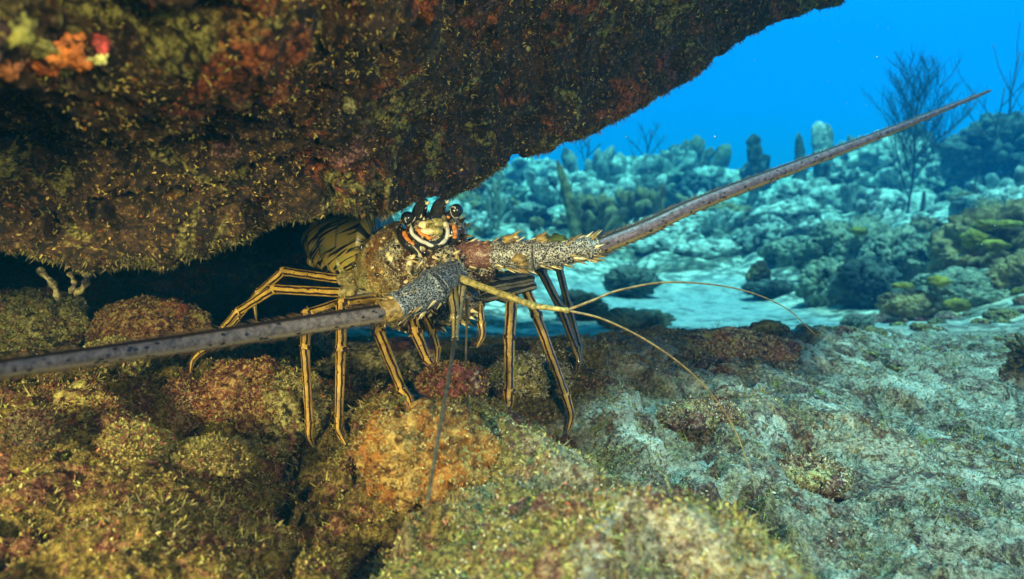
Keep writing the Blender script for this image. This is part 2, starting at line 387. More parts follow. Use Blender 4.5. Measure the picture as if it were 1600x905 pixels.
for r in range(nv):                                                     # Catmull-Rom along the section
    i = idx[r]; tt = (sv_t[r] - par[i]) / (par[i + 1] - par[i])
    p0, p1, p2, p3_ = sec[:, max(i - 1, 0)], sec[:, i], sec[:, i + 1], sec[:, min(i + 2, 8)]
    m1 = (p2 - p0) * .5 * (1 if i else 2); m2 = (p3_ - p1) * .5 * (1 if i < 7 else 2)
    s0 = par[i + 1] - par[i]
    m1 = (p2 - p0) / (par[i + 1] - par[max(i - 1, 0)]) * s0; m2 = (p3_ - p1) / (par[min(i + 2, 8)] - par[i]) * s0
    L[r] = (2 * tt ** 3 - 3 * tt ** 2 + 1) * p1 + (tt ** 3 - 2 * tt ** 2 + tt) * m1 + (-2 * tt ** 3 + 3 * tt ** 2) * p2 + (tt ** 3 - tt ** 2) * m2
lv = L.reshape(-1, 3); lf = grid_faces(nv, nu)
ln = vnormals(lv, lf)
if np.dot(ln[np.argmin(np.abs(lv - P(500, 200, .36)).sum(1))], -FW) < 0: lf = lf[:, ::-1]; ln = -ln
w1 = lv + .02 * np.stack([fbm(lv, 14, 2, 41), fbm(lv, 14, 2, 42), fbm(lv, 14, 2, 43)], 1)
disp = .036 * fbm(lv, 6.0, 3, 51) + .016 * (lobes(w1, 13, 52) - .6) + .010 * fbm(lv, 30, 3, 54, ridged=True) + .0055 * (lobes(w1, 55, 55) - .6) + .0030 * fbm(lv, 150, 3, 56, ridged=True)
pit = sstep(.15, .35, fbm(lv, 26, 3, 61)) * .020
dm = np.ones((nv, nu)); dm *= np.interp(U, [-500, 500, 760, 1450], [.9, .75, .42, .6])[None]
lip = np.exp(-((sv_t - .74) / .06) ** 2)[:, None]; dm *= 1 - .55 * lip
lv = lv + ln * ((disp - pit) * dm.ravel())[:, None]
m, t, b = nt('ledge_crust'); co = N(t, 'ShaderNodeNewGeometry').outputs['Position']
fine = noi(t, co, 330, 5, .8); med = noi(t, co, 60, 4, .7, .8); big = noi(t, co, 13, 3, .65, 1.0); b2_ = noi(t, co, 19, 3, .6, 1.6); b3_ = noi(t, co, 9, 2, .6, .5)
c = mix(t, thr(t, med, .42, .60), (.012, .006, .003), (.060, .028, .010))
c = mix(t, thr(t, fine, .53, .66), c, (.32, .20, .06))
c = mix(t, thr(t, big, .56, .65), c, mix(t, thr(t, fine, .42, .60), (.08, .014, .004), (.44, .12, .025)))
c = mix(t, thr(t, b2_, .58, .66), c, mix(t, thr(t, fine, .42, .60), (.06, .05, .012), (.34, .30, .075)))
c = mix(t, thr(t, b3_, .60, .66), c, mix(t, thr(t, fine, .45, .62), (.05, .02, .022), (.30, .15, .15)))
c = mix(t, thr(t, vor(t, co, 240), .5, .8), c, (.008, .004, .002))
t.links.new(c, b.inputs['Base Color']); b.inputs['Roughness'].default_value = .75; b.inputs['Specular IOR Level'].default_value = .35
hh = N(t, 'ShaderNodeMath', operation='ADD'); t.links.new(fine, hh.inputs[0]); t.links.new(med, hh.inputs[1]); bump(t, b, hh.outputs[0], 1.0, .003)
root = bpy.data.objects.new('rock_ledge', None); COL.objects.link(root); root.location = P(500, 300, .5).tolist()
root['label'] = 'dark rusty overhanging reef rock above the spiny lobster'; root['category'] = 'rock ledge'
def child_world(name, me, parent, **kw):
    o = link(name, me, parent, **kw); o.matrix_parent_inverse = Matrix.Translation(parent.location).inverted(); return o
child_world('rock', mesh_np('rock', lv, lf, m), root)
ledge_bvh = BVHTree.FromPolygons(lv.tolist(), lf.tolist())
vis = np.zeros((nv, nu), bool); vis[int(nv * .14):int(nv * .84)] = True; vis = vis.ravel()
lipm = np.zeros((nv, nu), bool); lipm[int(nv * .70):int(nv * .82)] = True; lipm = lipm.ravel()
golds = [(.03, .012, .006), (.08, .03, .01), (.26, .08, .015), (.34, .23, .05), (.44, .33, .09), (.26, .23, .05), (.07, .045, .018), (.16, .08, .05), (.02, .01, .005)]
Va, Qa, Ca = tufts(lv, lf, 52000, .0017, golds, 14, 11, mask=vis, width=.6, nblade=3, spread=1.4)
Vb, Qb, Cb = tufts(lv, lf, 30000, .0028, [(.05, .045, .02), (.10, .09, .03), (.18, .15, .05), (.07, .06, .03)], 14, 12, mask=lipm, width=.16, nblade=3, dirbias=(0, 0, -.5))
child_world('algae_turf', mesh_np('ledge_turf', np.concatenate([Va, Vb]), np.concatenate([Qa, Qb + len(Va)]), turf_mat, smooth=False, col=np.concatenate([Ca, Cb])), root, kind='stuff')

# ------------------------------------------------------------------ sweeps (limbs, feelers, branches)
class Mesh:
    def __init__(s): s.v = []; s.f3 = []; s.f4 = []; s.uv = []; s.m3 = []; s.m4 = []; s.n = 0; s.c = []
    def add(s, v, f, mi=0, uv=None, col=None):
        v = np.asarray(v, float); f = np.asarray(f)
        if len(f) == 0: return
        if f.shape[1] == 3: s.f3.append(f + s.n); s.m3 += [mi] * len(f)
        else: s.f4.append(f + s.n); s.m4 += [mi] * len(f)
        s.v.append(v); s.uv.append(uv if uv is not None else np.zeros((len(v), 2))); s.n += len(v)
        s.c.append(np.tile(col, (len(v), 1)) if col is not None and np.ndim(col) == 1 else (col if col is not None else np.ones((len(v), 3))))
    def build(s, name, mats, smooth=True):
        fl = ([np.concatenate(s.f3)] if s.f3 else []) + ([np.concatenate(s.f4)] if s.f4 else [])
        return mesh_np(name, np.concatenate(s.v), fl, mats, smooth, mi=s.m3 + s.m4, uv=np.concatenate(s.uv), col=np.concatenate(s.c))

def catmull(pts, n):
    pts = np.asarray(pts, float); k = len(pts)
    if k == 2: tt = np.linspace(0, 1, n)[:, None]; return pts[0] * (1 - tt) + pts[1] * tt
    ext = np.concatenate([[2 * pts[0] - pts[1]], pts, [2 * pts[-1] - pts[-2]]])
    s = np.linspace(0, k - 1, n); i = np.minimum(s.astype(int), k - 2); t = (s - i)[:, None]
    a, b_, c_, d_ = ext[i], ext[i + 1], ext[i + 2], ext[i + 3]
    return .5 * (2 * b_ + (c_ - a) * t + (2 * a - 5 * b_ + 4 * c_ - d_) * t ** 2 + (-a + 3 * b_ - 3 * c_ + d_) * t ** 3)

def sweep(M, pts, rad, ns=12, mi=0, flat=1.0, v0=0.0, col=None, ref=None, rfun=None):
    """tube along sampled pts (n,D) with radii (n,); capped by collapsing rings"""
    pts = np.asarray(pts, float); rad = np.asarray(rad, float); n = len(pts)
    T = np.gradient(pts, axis=0); T /= np.linalg.norm(T, axis=1, keepdims=True) + 1e-12
    u = np.array(ref if ref is not None else UP, float); A = np.zeros_like(pts)
    for i in range(n):
        u = u - T[i] * np.dot(u, T[i]); u /= np.linalg.norm(u) + 1e-12; A[i] = u
    B = np.cross(T, A)
    th = np.linspace(0, 2 * np.pi, ns + 1)
    ln_ = np.concatenate([[0], np.cumsum(np.linalg.norm(np.diff(pts, axis=0), axis=1))]) + v0
    R = rad[:, None] * (rfun(th[None], ln_[:, None]) if rfun else 1)
    V = pts[:, None] + R[..., None] * (np.cos(th)[None, :, None] * A[:, None] + flat * np.sin(th)[None, :, None] * B[:, None])
    uv = np.stack(np.broadcast_arrays(th[None] / (2 * np.pi), ln_[:, None]), -1)
    V = np.concatenate([np.repeat(pts[:1, None], ns + 1, 1), V, np.repeat(pts[-1:, None], ns + 1, 1)]); uv = np.concatenate([uv[:1], uv, uv[-1:]])
    f = grid_faces(n + 2, ns + 1)[:, ::-1]
    if col is not None and np.ndim(col) == 2: col = np.repeat(np.concatenate([col[:1], col, col[-1:]]), ns + 1, 0)
    M.add(V.reshape(-1, 3), f, mi, uv.reshape(-1, 2), col)
    return ln_[-1]

def knob(M, q, nn_, rx, ry, h_, mi, bumps=.25, seed=0):
    nn_ = nn_ / np.linalg.norm(nn_); a = np.cross(nn_, UP); a /= np.linalg.norm(a); ball(M, q, (rx, ry, h_), mi, 2, axes=np.array([a, np.cross(nn_, a), nn_]), bumps=bumps, seed=seed)
def spine(M, p, d, L, r, mi=0, bend=None, col=None):
    p = np.asarray(p, float); d = np.asarray(d, float); d = d / np.linalg.norm(d)
    bd = np.zeros(3) if bend is None else np.asarray(bend, float)
    tt = np.array([-.12, 0, .3, .6, .85, 1.0]); pts = p + d * (tt[:, None] * L) + bd * (tt[:, None] ** 2) * L
    sweep(M, pts, r * np.array([1.1, 1.0, .72, .42, .2, .03]), 6, mi, col=col)

def ball(M, c, r, mi=0, sub=3, axes=None, col=None, bumps=0, seed=0):
    v, f = ico(sub)
    if bumps: v = v * (1 + bumps * noise(v * 3.1 + seed, seed))[:, None]
    r = np.array(r if np.ndim(r) else (r, r, r), float); v = v * r
    if axes is not None: v = v @ np.asarray(axes)
    M.add(v + c, f, mi, v[:, :2] * 30, col)

# ------------------------------------------------------------------ spiny lobster
lob = bpy.data.objects.new('spiny_lobster', None); COL.objects.link(lob); lob.location = P(640, 650, .5).tolist()
lob['label'] = 'spotted spiny lobster with long antennae crawling out under the rock ledge'; lob['category'] = 'spiny lobster'
rng = np.random.default_rng(5)

# materials -----------------------------------------------------------------
def shell_mat():
    """painted carapace: network pattern, tinted by zones"""
    m, t, b = nt('carapace_shell'); co = N(t, 'ShaderNodeNewGeometry').outputs['Position']
    a = N(t, 'ShaderNodeAttribute', attribute_name='tint')
    w = N(t, 'ShaderNodeVectorMath', operation='ADD')
    nn = N(t, 'ShaderNodeTexNoise', i_Scale=240.0, i_Detail=2.0); t.links.new(co, nn.inputs['Vector'])
    sc = N(t, 'ShaderNodeVectorMath', operation='SCALE', i_3=.0035); t.links.new(nn.outputs['Color'], sc.inputs[0]); t.links.new(co, w.inputs[0]); t.links.new(sc.outputs[0], w.inputs[1])
    e = vor(t, w.outputs[0], 430, 'DISTANCE_TO_EDGE'); net = thr(t, e, .12, .07)
    dots = vor(t, co, 380); dt = thr(t, dots, .33, .24)
    big = noi(t, co, 45, 3, .6, .6)
    dark = mix(t, thr(t, big, .42, .58), (.012, .008, .007), (.05, .022, .009))
    patt = mix(t, thr(t, big, .48, .56), net, dt)
    c = mix(t, patt, dark, a.outputs['Color'])
    base = mix(t, a.outputs['Alpha'], mix(t, dt, a.outputs['Color'], (.03, .018, .01)), c)
    t.links.new(base, b.inputs['Base Color']); b.inputs['Roughness'].default_value = .38
    hn = noi(t, co, 300, 3, .6); hs = N(t, 'ShaderNodeMath', operation='MULTIPLY_ADD', i_1=.5); t.links.new(patt, hs.inputs[0]); t.links.new(hn, hs.inputs[2]); bump(t, b, hs.outputs[0], .6, .0012)
    return m
def net_mat(name, dark, lite, sc=520, w=.13):
    m, t, b = nt(name); co = N(t, 'ShaderNodeNewGeometry').outputs['Position']
    wn_ = N(t, 'ShaderNodeTexNoise', i_Scale=700.0, i_Detail=1.0); t.links.new(co, wn_.inputs['Vector']); sc_ = N(t, 'ShaderNodeVectorMath', operation='SCALE', i_3=.0022); t.links.new(wn_.outputs['Color'], sc_.inputs[0])
    wa = N(t, 'ShaderNodeVectorMath', operation='ADD'); t.links.new(co, wa.inputs[0]); t.links.new(sc_.outputs[0], wa.inputs[1])
    e0_ = vor(t, wa.outputs[0], sc, 'DISTANCE_TO_EDGE'); n = noi(t, co, 60, 2); nv_ = noi(t, co, 500, 2)
    e = N(t, 'ShaderNodeMath', operation='MULTIPLY_ADD', i_1=.22); t.links.new(nv_, e.inputs[0]); t.links.new(e0_, e.inputs[2]); e = e.outputs[0]
    net = thr(t, e, w * 1.5 + .11, w * .8 + .11)
    c = mix(t, net, dark, mix(t, thr(t, n, .4, .65), lite, tuple(x * .75 for x in lite)))
    t.links.new(c, b.inputs['Base Color']); b.inputs['Roughness'].default_value = .4; bump(t, b, net, .5, .0008); return m
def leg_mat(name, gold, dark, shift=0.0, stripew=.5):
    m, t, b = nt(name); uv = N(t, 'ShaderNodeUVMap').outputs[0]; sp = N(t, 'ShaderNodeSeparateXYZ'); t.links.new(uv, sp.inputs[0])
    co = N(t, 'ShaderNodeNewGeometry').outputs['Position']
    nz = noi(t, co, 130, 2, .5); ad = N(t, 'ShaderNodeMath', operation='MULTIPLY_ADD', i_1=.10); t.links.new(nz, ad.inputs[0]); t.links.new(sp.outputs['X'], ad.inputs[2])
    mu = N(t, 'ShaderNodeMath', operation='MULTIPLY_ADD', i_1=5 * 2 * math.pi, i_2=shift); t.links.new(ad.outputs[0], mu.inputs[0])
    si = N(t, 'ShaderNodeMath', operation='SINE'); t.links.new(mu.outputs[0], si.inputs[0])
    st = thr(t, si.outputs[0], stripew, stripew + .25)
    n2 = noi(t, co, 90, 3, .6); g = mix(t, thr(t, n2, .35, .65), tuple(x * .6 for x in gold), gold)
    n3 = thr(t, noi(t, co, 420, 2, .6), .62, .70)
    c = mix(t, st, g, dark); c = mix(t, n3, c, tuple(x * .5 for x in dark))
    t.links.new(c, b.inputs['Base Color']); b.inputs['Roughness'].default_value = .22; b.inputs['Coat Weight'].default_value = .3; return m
def antenna_mat(name, body, cream):
    m, t, b = nt(name); uv = N(t, 'ShaderNodeUVMap').outputs[0]; sp = N(t, 'ShaderNodeSeparateXYZ'); t.links.new(uv, sp.inputs[0])
    mp = N(t, 'ShaderNodeMapping'); mp.inputs['Scale'].default_value = (8, 150, 1); t.links.new(uv, mp.inputs[0])
    v = N(t, 'ShaderNodeTexVoronoi', i_Scale=1.0); t.links.new(mp.outputs[0], v.inputs['Vector']); sp1 = thr(t, v.outputs['Distance'], .26, .19)
    mp2 = N(t, 'ShaderNodeMapping'); mp2.inputs['Scale'].default_value = (26, 480, 1); t.links.new(uv, mp2.inputs[0])
    v2 = N(t, 'ShaderNodeTexVoronoi', i_Scale=1.0); t.links.new(mp2.outputs[0], v2.inputs['Vector']); sp2 = thr(t, v2.outputs['Distance'], .28, .2)
    co = N(t, 'ShaderNodeNewGeometry').outputs['Position']; n = noi(t, co, 260, 5, .8)
    c = mix(t, thr(t, n, .35, .65), tuple(x * .35 for x in body), tuple(x * 1.15 for x in body))
    # cream keel under (u ~ .5), dark line on top (u ~ 0/1)
    du = N(t, 'ShaderNodeMath', operation='SUBTRACT', i_1=.5); t.links.new(sp.outputs['X'], du.inputs[0]); ab = N(t, 'ShaderNodeMath', operation='ABSOLUTE'); t.links.new(du.outputs[0], ab.inputs[0])
    keel = thr(t, ab.outputs[0], .20, .13); top = thr(t, ab.outputs[0], .36, .40)
    c = mix(t, keel, c, mix(t, sp2, cream, (.02, .012, .01)))
    c = mix(t, top, c, (.02, .013, .012)); c = mix(t, sp1, c, (.012, .010, .014))
    wv = N(t, 'ShaderNodeMath', operation='MULTIPLY', i_1=2 * math.pi / .0016); t.links.new(sp.outputs['Y'], wv.inputs[0]); si = N(t, 'ShaderNodeMath', operation='SINE'); t.links.new(wv.outputs[0], si.inputs[0])
    c = mix(t, thr(t, si.outputs[0], .75, 1.2), c, mix(t, .12, c, (.02, .015, .015)))
    t.links.new(c, b.inputs['Base Color']); b.inputs['Roughness'].default_value = .5; bump(t, b, si.outputs[0], .15, .0004); return m
def plain(name, colr, rough=.5, var=.3, sc=200, coat=0):
    m, t, b = nt(name); co = N(t, 'ShaderNodeNewGeometry').outputs['Position']; n = noi(t, co, sc, 4, .7)
    c = mix(t, thr(t, n, .35, .65), tuple(x * (1 - var) for x in colr), tuple(min(1, x * (1 + var)) for x in colr)); t.links.new(c, b.inputs['Base Color'])
    b.inputs['Roughness'].default_value = rough; b.inputs['Coat Weight'].default_value = coat; bump(t, b, n, .3, .001); return m
def tail_mat():
    m, t, b = nt('tail_shell'); uv = N(t, 'ShaderNodeUVMap').outputs[0]
    sp = N(t, 'ShaderNodeSeparateXYZ'); t.links.new(uv, sp.inputs[0]); sk = N(t, 'ShaderNodeMath', operation='MULTIPLY_ADD', i_1=2.6); t.links.new(sp.outputs['Y'], sk.inputs[0]); t.links.new(sp.outputs['X'], sk.inputs[2])
    cb = N(t, 'ShaderNodeCombineXYZ'); t.links.new(sk.outputs[0], cb.inputs[0]); t.links.new(sp.outputs['Y'], cb.inputs[1]); mp = N(t, 'ShaderNodeMapping'); mp.inputs['Scale'].default_value = (17, 9, 1); t.links.new(cb.outputs[0], mp.inputs[0])
    n = N(t, 'ShaderNodeTexNoise', i_Scale=2.6, i_Detail=2.0, i_Distortion=.5); t.links.new(mp.outputs[0], n.inputs['Vector'])
    c = mix(t, thr(t, n.outputs['Fac'], .46, .50), (.010, .010, .008), (.40, .28, .05)); n2 = noi(t, N(t, 'ShaderNodeNewGeometry').outputs['Position'], 70, 2)
    c = mix(t, thr(t, n2, .55, .65), c, mix(t, thr(t, n.outputs['Fac'], .45, .55), (.02, .02, .008), (.30, .27, .06)))
    t.links.new(c, b.inputs['Base Color']); b.inputs['Roughness'].default_value = .33; return m
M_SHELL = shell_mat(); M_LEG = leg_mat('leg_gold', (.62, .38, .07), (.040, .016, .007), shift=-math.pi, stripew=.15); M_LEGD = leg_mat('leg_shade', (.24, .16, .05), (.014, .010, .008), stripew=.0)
M_TAIL = tail_mat(); M_BASE = plain('leg_base_skin', (.28, .22, .09), .45, .7, 220); M_SPINE = plain('spine_horn', (.25, .17, .055), .35, .5, 300); M_CREAM = plain('cream_shell', (.62, .52, .30), .4, .25)
M_ORANGE = plain('orange_band', (.55, .17, .015), .45, .4, 420); M_WHITE = plain('white_band', (.50, .50, .46), .4, .12); M_DARK = plain('black_shell', (.015, .014, .016), .22, .3, 200, .4)
M_NETW = net_mat('white_net_shell', (.010, .009, .012), (.62, .60, .55), 560, .060); M_NETB = net_mat('blue_net_shell', (.008, .010, .020), (.34, .40, .48), 560, .065)
M_NETR = net_mat('red_net_shell', (.10, .022, .016), (.42, .28, .22), 700, .055)
M_ANT = antenna_mat('antenna_skin', (.15, .11, .145), (.30, .22, .08)); M_ANTL = antenna_mat('antenna_skin_near', (.165, .14, .15), (.28, .23, .16))
M_ANN = plain('antennule_gold', (.30, .25, .08), .4, .55, 330); M_STRIPE = leg_mat('underside_stripes', (.30, .26, .18), (.022, .018, .016), stripew=-.1)
M_WHIP = plain('antennule_whip', (.22, .14, .045), .45, .4, 260); M_WHIPD = plain('antennule_dark', (.075, .055, .028), .5, .5, 260)
M_HAIR = plain('bristle', (.10, .06, .025), .6, .4)
MATS = [M_SHELL, M_LEG, M_LEGD, M_TAIL, M_BASE, M_SPINE, M_CREAM, M_ORANGE, M_WHITE, M_DARK, M_NETW, M_NETB, M_NETR, M_STRIPE, M_HAIR, M_ANN]
(SHELL, LEG, LEGD, TAIL, BASE, SPN, CREAM, ORANGE, WHITE, DARK, NETW, NETB, NETR, STRIPE, HAIR, ANN) = range(16)

# continuous carapace surface: overlapping volumes fused by a voxel remesh -------------
yaw = math.radians(28)
FR = np.array([math.sin(yaw), -math.cos(yaw), .02]); FR /= np.linalg.norm(FR)
roll = math.radians(-10)
SD0 = np.cross(FR, [0, 0, 1.]); SD0 /= np.linalg.norm(SD0)              # lobster's left = picture right
UP0 = np.cross(SD0, FR)
SD = SD0 * math.cos(roll) + UP0 * math.sin(roll); UPL = np.cross(SD, FR)
HEAD = P(692, 395, .492)
def LB(f, s, u): return HEAD + FR * f + SD * s + UPL * u
if SD[0] < 0: SD = -SD
R = Mesh()
# main barrel
st = np.array([-.132, -.122, -.10, -.075, -.05, -.028, -.012, -.002]); 
wd = np.array([.030, .038, .0435, .0445, .0425, .038, .031, .022]); cz = np.array([-.024, -.024, -.024, -.022, -.019, -.016, -.015, -.016])
ax = np.array([LB(a, 0, b_) for a, b_ in zip(st, cz)])
n = 40; axs = catmull(ax, n); ws = np.interp(np.linspace(0, 7, n), range(8), wd)
def barrel(th, l): return 1 + .10 * np.cos(2 * th) * 0 + np.where(np.cos(th) < 0, .10 * np.cos(th) ** 2, 0) 
sweep(R, axs, ws, 48, 0, flat=1.0, ref=UPL, rfun=barrel)
def blob(px, py, d, r, ax=None):
    ball(R, P(px, py, d), r, axes=ax)
LAX = np.array([FR, SD, UPL])
def lblob(f, s, u, rf, rs, ru): ball(R, LB(f, s, u), (rf, rs, ru), axes=LAX)
lblob(-.012, 0, .012, .022, .026, .016)        # brow
lblob(.002, 0, -.012, .018, .026, .020)        # face
lblob(.004, -.024, -.022, .020, .015, .015)    # right antenna root
lblob(.004, .024, -.016, .020, .015, .015)
lblob(.006, 0, -.036, .014, .020, .018)        # mouth
lblob(-.030, -.020, -.030, .034, .016, .016)   # cheek
lblob(-.070, -.014, -.030, .045, .020, .014)
lblob(-.035, .012, -.034, .040, .026, .014)    # sternum
lblob(-.045, .032, -.030, .030, .014, .012)
tmp_me = R.build('tmp_body', [M_SHELL]); tmp = bpy.data.objects.new('tmp_body', tmp_me); COL.objects.link(tmp)
md = tmp.modifiers.new('r', 'REMESH'); md.mode = 'VOXEL'; md.voxel_size = .0011
ms = tmp.modifiers.new('s', 'SMOOTH'); ms.iterations = 14; ms.factor = .5
dg = bpy.context.evaluated_depsgraph_get(); ev = tmp.evaluated_get(dg).to_mesh()
bv = np.zeros(len(ev.vertices) * 3); ev.vertices.foreach_get('co', bv); bv = bv.reshape(-1, 3)
bf = np.array([list(p.vertices) for p in ev.polygons if len(p.vertices) == 4])
bpy.data.objects.remove(tmp); bpy.data.meshes.remove(tmp_me)
bn = vnormals(bv, bf)
loc = (bv - HEAD) @ np.stack([FR, SD, UPL], 1)                          # f, s, u coordinates
bv = bv + bn * (.0016 * (lobes(bv, 190, 71) - .6) + .0022 * fbm(bv, 45, 3, 72) + .0010 * (lobes(bv, 420, 74) - .5))[:, None]
# groove across the carapace
g = np.exp(-((loc[:, 0] + .050 + .25 * np.abs(loc[:, 1])) / .0035) ** 2); bv -= bn * (.0028 * g)[:, None]
# zone colours: colour of the light marks (rgb) and how strongly the dark ground shows (alpha)
nz1 = fbm(bv, 38, 3, 81); nz2 = fbm(bv, 60, 2, 82)
colz = np.tile([.50, .42, .24, 1.0], (len(bv), 1))
def zone(px, py, r, rgba, soft=.5):
    d = ((bv - CAM) @ FW); sxp = 800 + ((bv - CAM) @ RT) / d * F; syp = 452.5 - ((bv - CAM) @ UP) / d * F
    k = 1 - sstep(r * (1 - soft), r * (1 + soft), np.hypot(sxp - px, syp - py) + 16 * nz1); colz[:] = colz * (1 - k[:, None]) + np.array(rgba) * k[:, None]
def lzone(f, s, u, r, rgba, soft=.5):
    k = 1 - sstep(r * (1 - soft), r * (1 + soft), np.linalg.norm(loc - (f, s, u), axis=1) + .010 * nz1); colz[:] = colz * (1 - k[:, None]) + np.array(rgba) * k[:, None]
lzone(-.085, -.030, -.020, .030, (.50, .44, .16, .55))
lzone(-.10, -.030, -.005, .022, (.42, .32, .08, .6))
lzone(-.060, -.036, .012, .016, (.50, .24, .06, .8))
lzone(-.045, -.036, -.010, .014, (.56, .34, .09, .85))
lzone(-.035, -.030, -.035, .022, (.66, .50, .18, .75))
lzone(-.062, -.03, -.034, .018, (.56, .42, .10, .6))
lzone(-.025, -.024, .010, .016, (.66, .60, .48, 1.0))
lzone(.005, .010, -.010, .020, (.60, .56, .50, 1.0))
lzone(-.005, .03, -.012, .016, (.40, .14, .09, .9))
colz[:, :3] *= (.80 + .5 * nz2)[:, None]; colz = np.clip(colz, 0, 1)
body_bvh = BVHTree.FromPolygons(bv.tolist(), bf.tolist())
B = Mesh(); B.add(bv, bf, SHELL)
def hit(px, py, off=0.0, dflt=.5):
    d = Vector(P(px, py, 1) - CAM).normalized(); r = body_bvh.ray_cast(Vector(CAM), d)
    if r[0] is None:
        q, nn_, _, _ = body_bvh.find_nearest(Vector(P(px, py, dflt))); return np.array(q) + np.array(nn_) * off, np.array(nn_)
    return np.array(r[0]) + np.array(r[1]) * off, np.array(r[1])
def on_line(pts, off, n=24):
    c = catmull(np.array([(a, b_, 0) for a, b_ in pts], float), n); return np.array([hit(a[0], a[1], off)[0] for a in c])
def smooth_path(p, it=3):
    p = p.copy()
    for _ in range(it): p[1:-1] = .5 * p[1:-1] + .25 * (p[:-2] + p[2:])
    return p
# raised bands round the eye sockets
def band(pts, w, mi, off=.0012, fl=1.0):
    p = smooth_path(on_line(pts, off)); n = len(p); tt = np.linspace(0, 1, n)
    sweep(B, p, w * np.clip(np.minimum(tt, 1 - tt) * 7, .15, 1), 10, mi, flat=fl)
band([(628, 350), (628, 366), (637, 381), (652, 390), (668, 397)], .0052, DARK, -.0012)
band([(634, 361), (635, 369), (642, 380), (655, 388), (666, 393)], .0021, ORANGE, .0012)
band([(642, 352), (644, 364), (654, 375), (668, 382), (684, 384), (695, 376), (700, 362), (701, 352)], .0040, DARK, -.0008)
band([(643, 354), (646, 365), (656, 375), (669, 381), (683, 382)], .0016, WHITE, .0021)
band([(685, 382), (694, 376), (698, 366), (699, 354)], .0016, WHITE, .0021)
band([(704, 352), (708, 362), (710, 374), (711, 384)], .0040, DARK, .000)
band([(705, 354), (708, 363), (709, 374)], .0024, ORANGE, .0020)
band([(652, 356), (657, 364), (666, 370), (678, 372)], .0015, ORANGE, .0020)
# antennular plate: pale plates between the eyes
for (a, b_, rx, ry, mi) in ((662, 352, .0045, .0036, CREAM), (672, 351, .005, .0042, ANN), (684, 349, .0055, .0046, ANN), (668, 362, .0075, .0030, CREAM), (683, 361, .005, .0044, ANN), (694, 352, .004, .003, CREAM), (690, 341, .006, .004, BASE), (664, 343, .006, .004, DARK), (678, 340, .007, .005, DARK)):
    q, nn_ = hit(a, b_, .0006); knob(B, q, nn_, rx * .9, ry * .9, .0022, mi, .2, int(a))
# pale cheek crescent, knobs and pits
band([(668, 386), (657, 388), (648, 398), (642, 410), (640, 422), (643, 430)], .0026, CREAM, .001)
band([(662, 394), (656, 404), (651, 416)], .0018, DARK, .0018)
for (a, b_, r) in ((621, 377, .0030), (582, 418, .0028), (612, 404, .0052), (606, 398, .0036), (655, 405, .0026), (728, 400, .0036), (708, 410, .0036), (748, 390, .0032), (635, 440, .003), (694, 408, .003), (600, 372, .002), (646, 425, .003), (700, 425, .003)):
    q, nn_ = hit(a, b_, .0); knob(B, q, nn_, r * .8, r * .6, r * .32, CREAM, .4, int(a))
for (a, b_, r) in ((558, 402, .0022), (566, 388, .0026), (556, 415, .0018), (575, 400, .002), (590, 430, .0016)):
    q, nn_ = hit(a, b_, .0001); ball(B, q, (r * .8, .0008, r * 1.4), DARK, 2)
# spines over carapace and face, pointing forward
cand = rng.permutation(len(bv)); used = []
for i in cand:
    f_, s_, u_ = loc[i]
    if f_ < -.125 or bn[i] @ FW > .35: continue
    if any(np.linalg.norm(bv[i] - q) < (.0052 if f_ > -.03 else .0085) for q in used): continue
    used.append(bv[i]); big_ = rng.random()
    if f_ > -.03: spine(B, bv[i], bn[i] * .8 + FR * .8 + UPL * .2, .0035 + .004 * big_, .0011 + .0008 * big_, rng.choice([SPN, CREAM, DARK, SPN]), bend=FR * .3)
    else: spine(B, bv[i], bn[i] * .7 + FR * .9, .0022 + .004 * big_ ** 2, .0011 + .0009 * big_, rng.choice([SPN, CREAM, SPN]), bend=FR * .3)
    if len(used) > 330: break
# frilly plates round the mouth and cheeks
for k in range(46):
    a = rng.uniform(655, 745); b_ = rng.uniform(398, 462); q, nn_ = hit(a, b_, .0)
    dr = nn_ + rng.standard_normal(3) * .6; spine(B, q, dr, rng.uniform(.005, .010), rng.uniform(.0012, .0026), rng.choice([SPN, CREAM, BASE, NETW, DARK]), bend=rng.standard_normal(3) * .4)

# tail, folded plates behind the carapace -------------
tb = [P(590, 382, .60), P(552, 380, .61), P(524, 384, .62), P(500, 392, .628), P(486, 404, .63)]
ta = catmull(tb, 90); tt = np.linspace(0, 1, 90)
tr = np.interp(tt, [0, .3, .6, .85, .96, 1], [.036, .034, .029, .020, .012, .003]); tr = tr * (1 + .05 * np.abs(((tt * 5) % 1) - .1))
sweep(B, ta, tr, 40, TAIL, flat=.9, rfun=lambda th, l: 1 - .12 * np.clip(-np.cos(th), 0, 1) ** 3)
for k in range(4):                                                      # side flaps of the tail plates
    c0 = P(542 - k * 15, 392 + 4 * k, .590 + .008 * k); e_ = P(540 - k * 16, 436 - k * 6, .592 + .008 * k)
    sweep(B, catmull([c0, (c0 + e_) / 2 + np.array([-.002, -.003, 0]), e_], 12), np.interp(np.linspace(0, 1, 12), [0, .5, 1], [.012, .009, .001]) * .7, 10, TAIL if k else ANN, flat=.35)

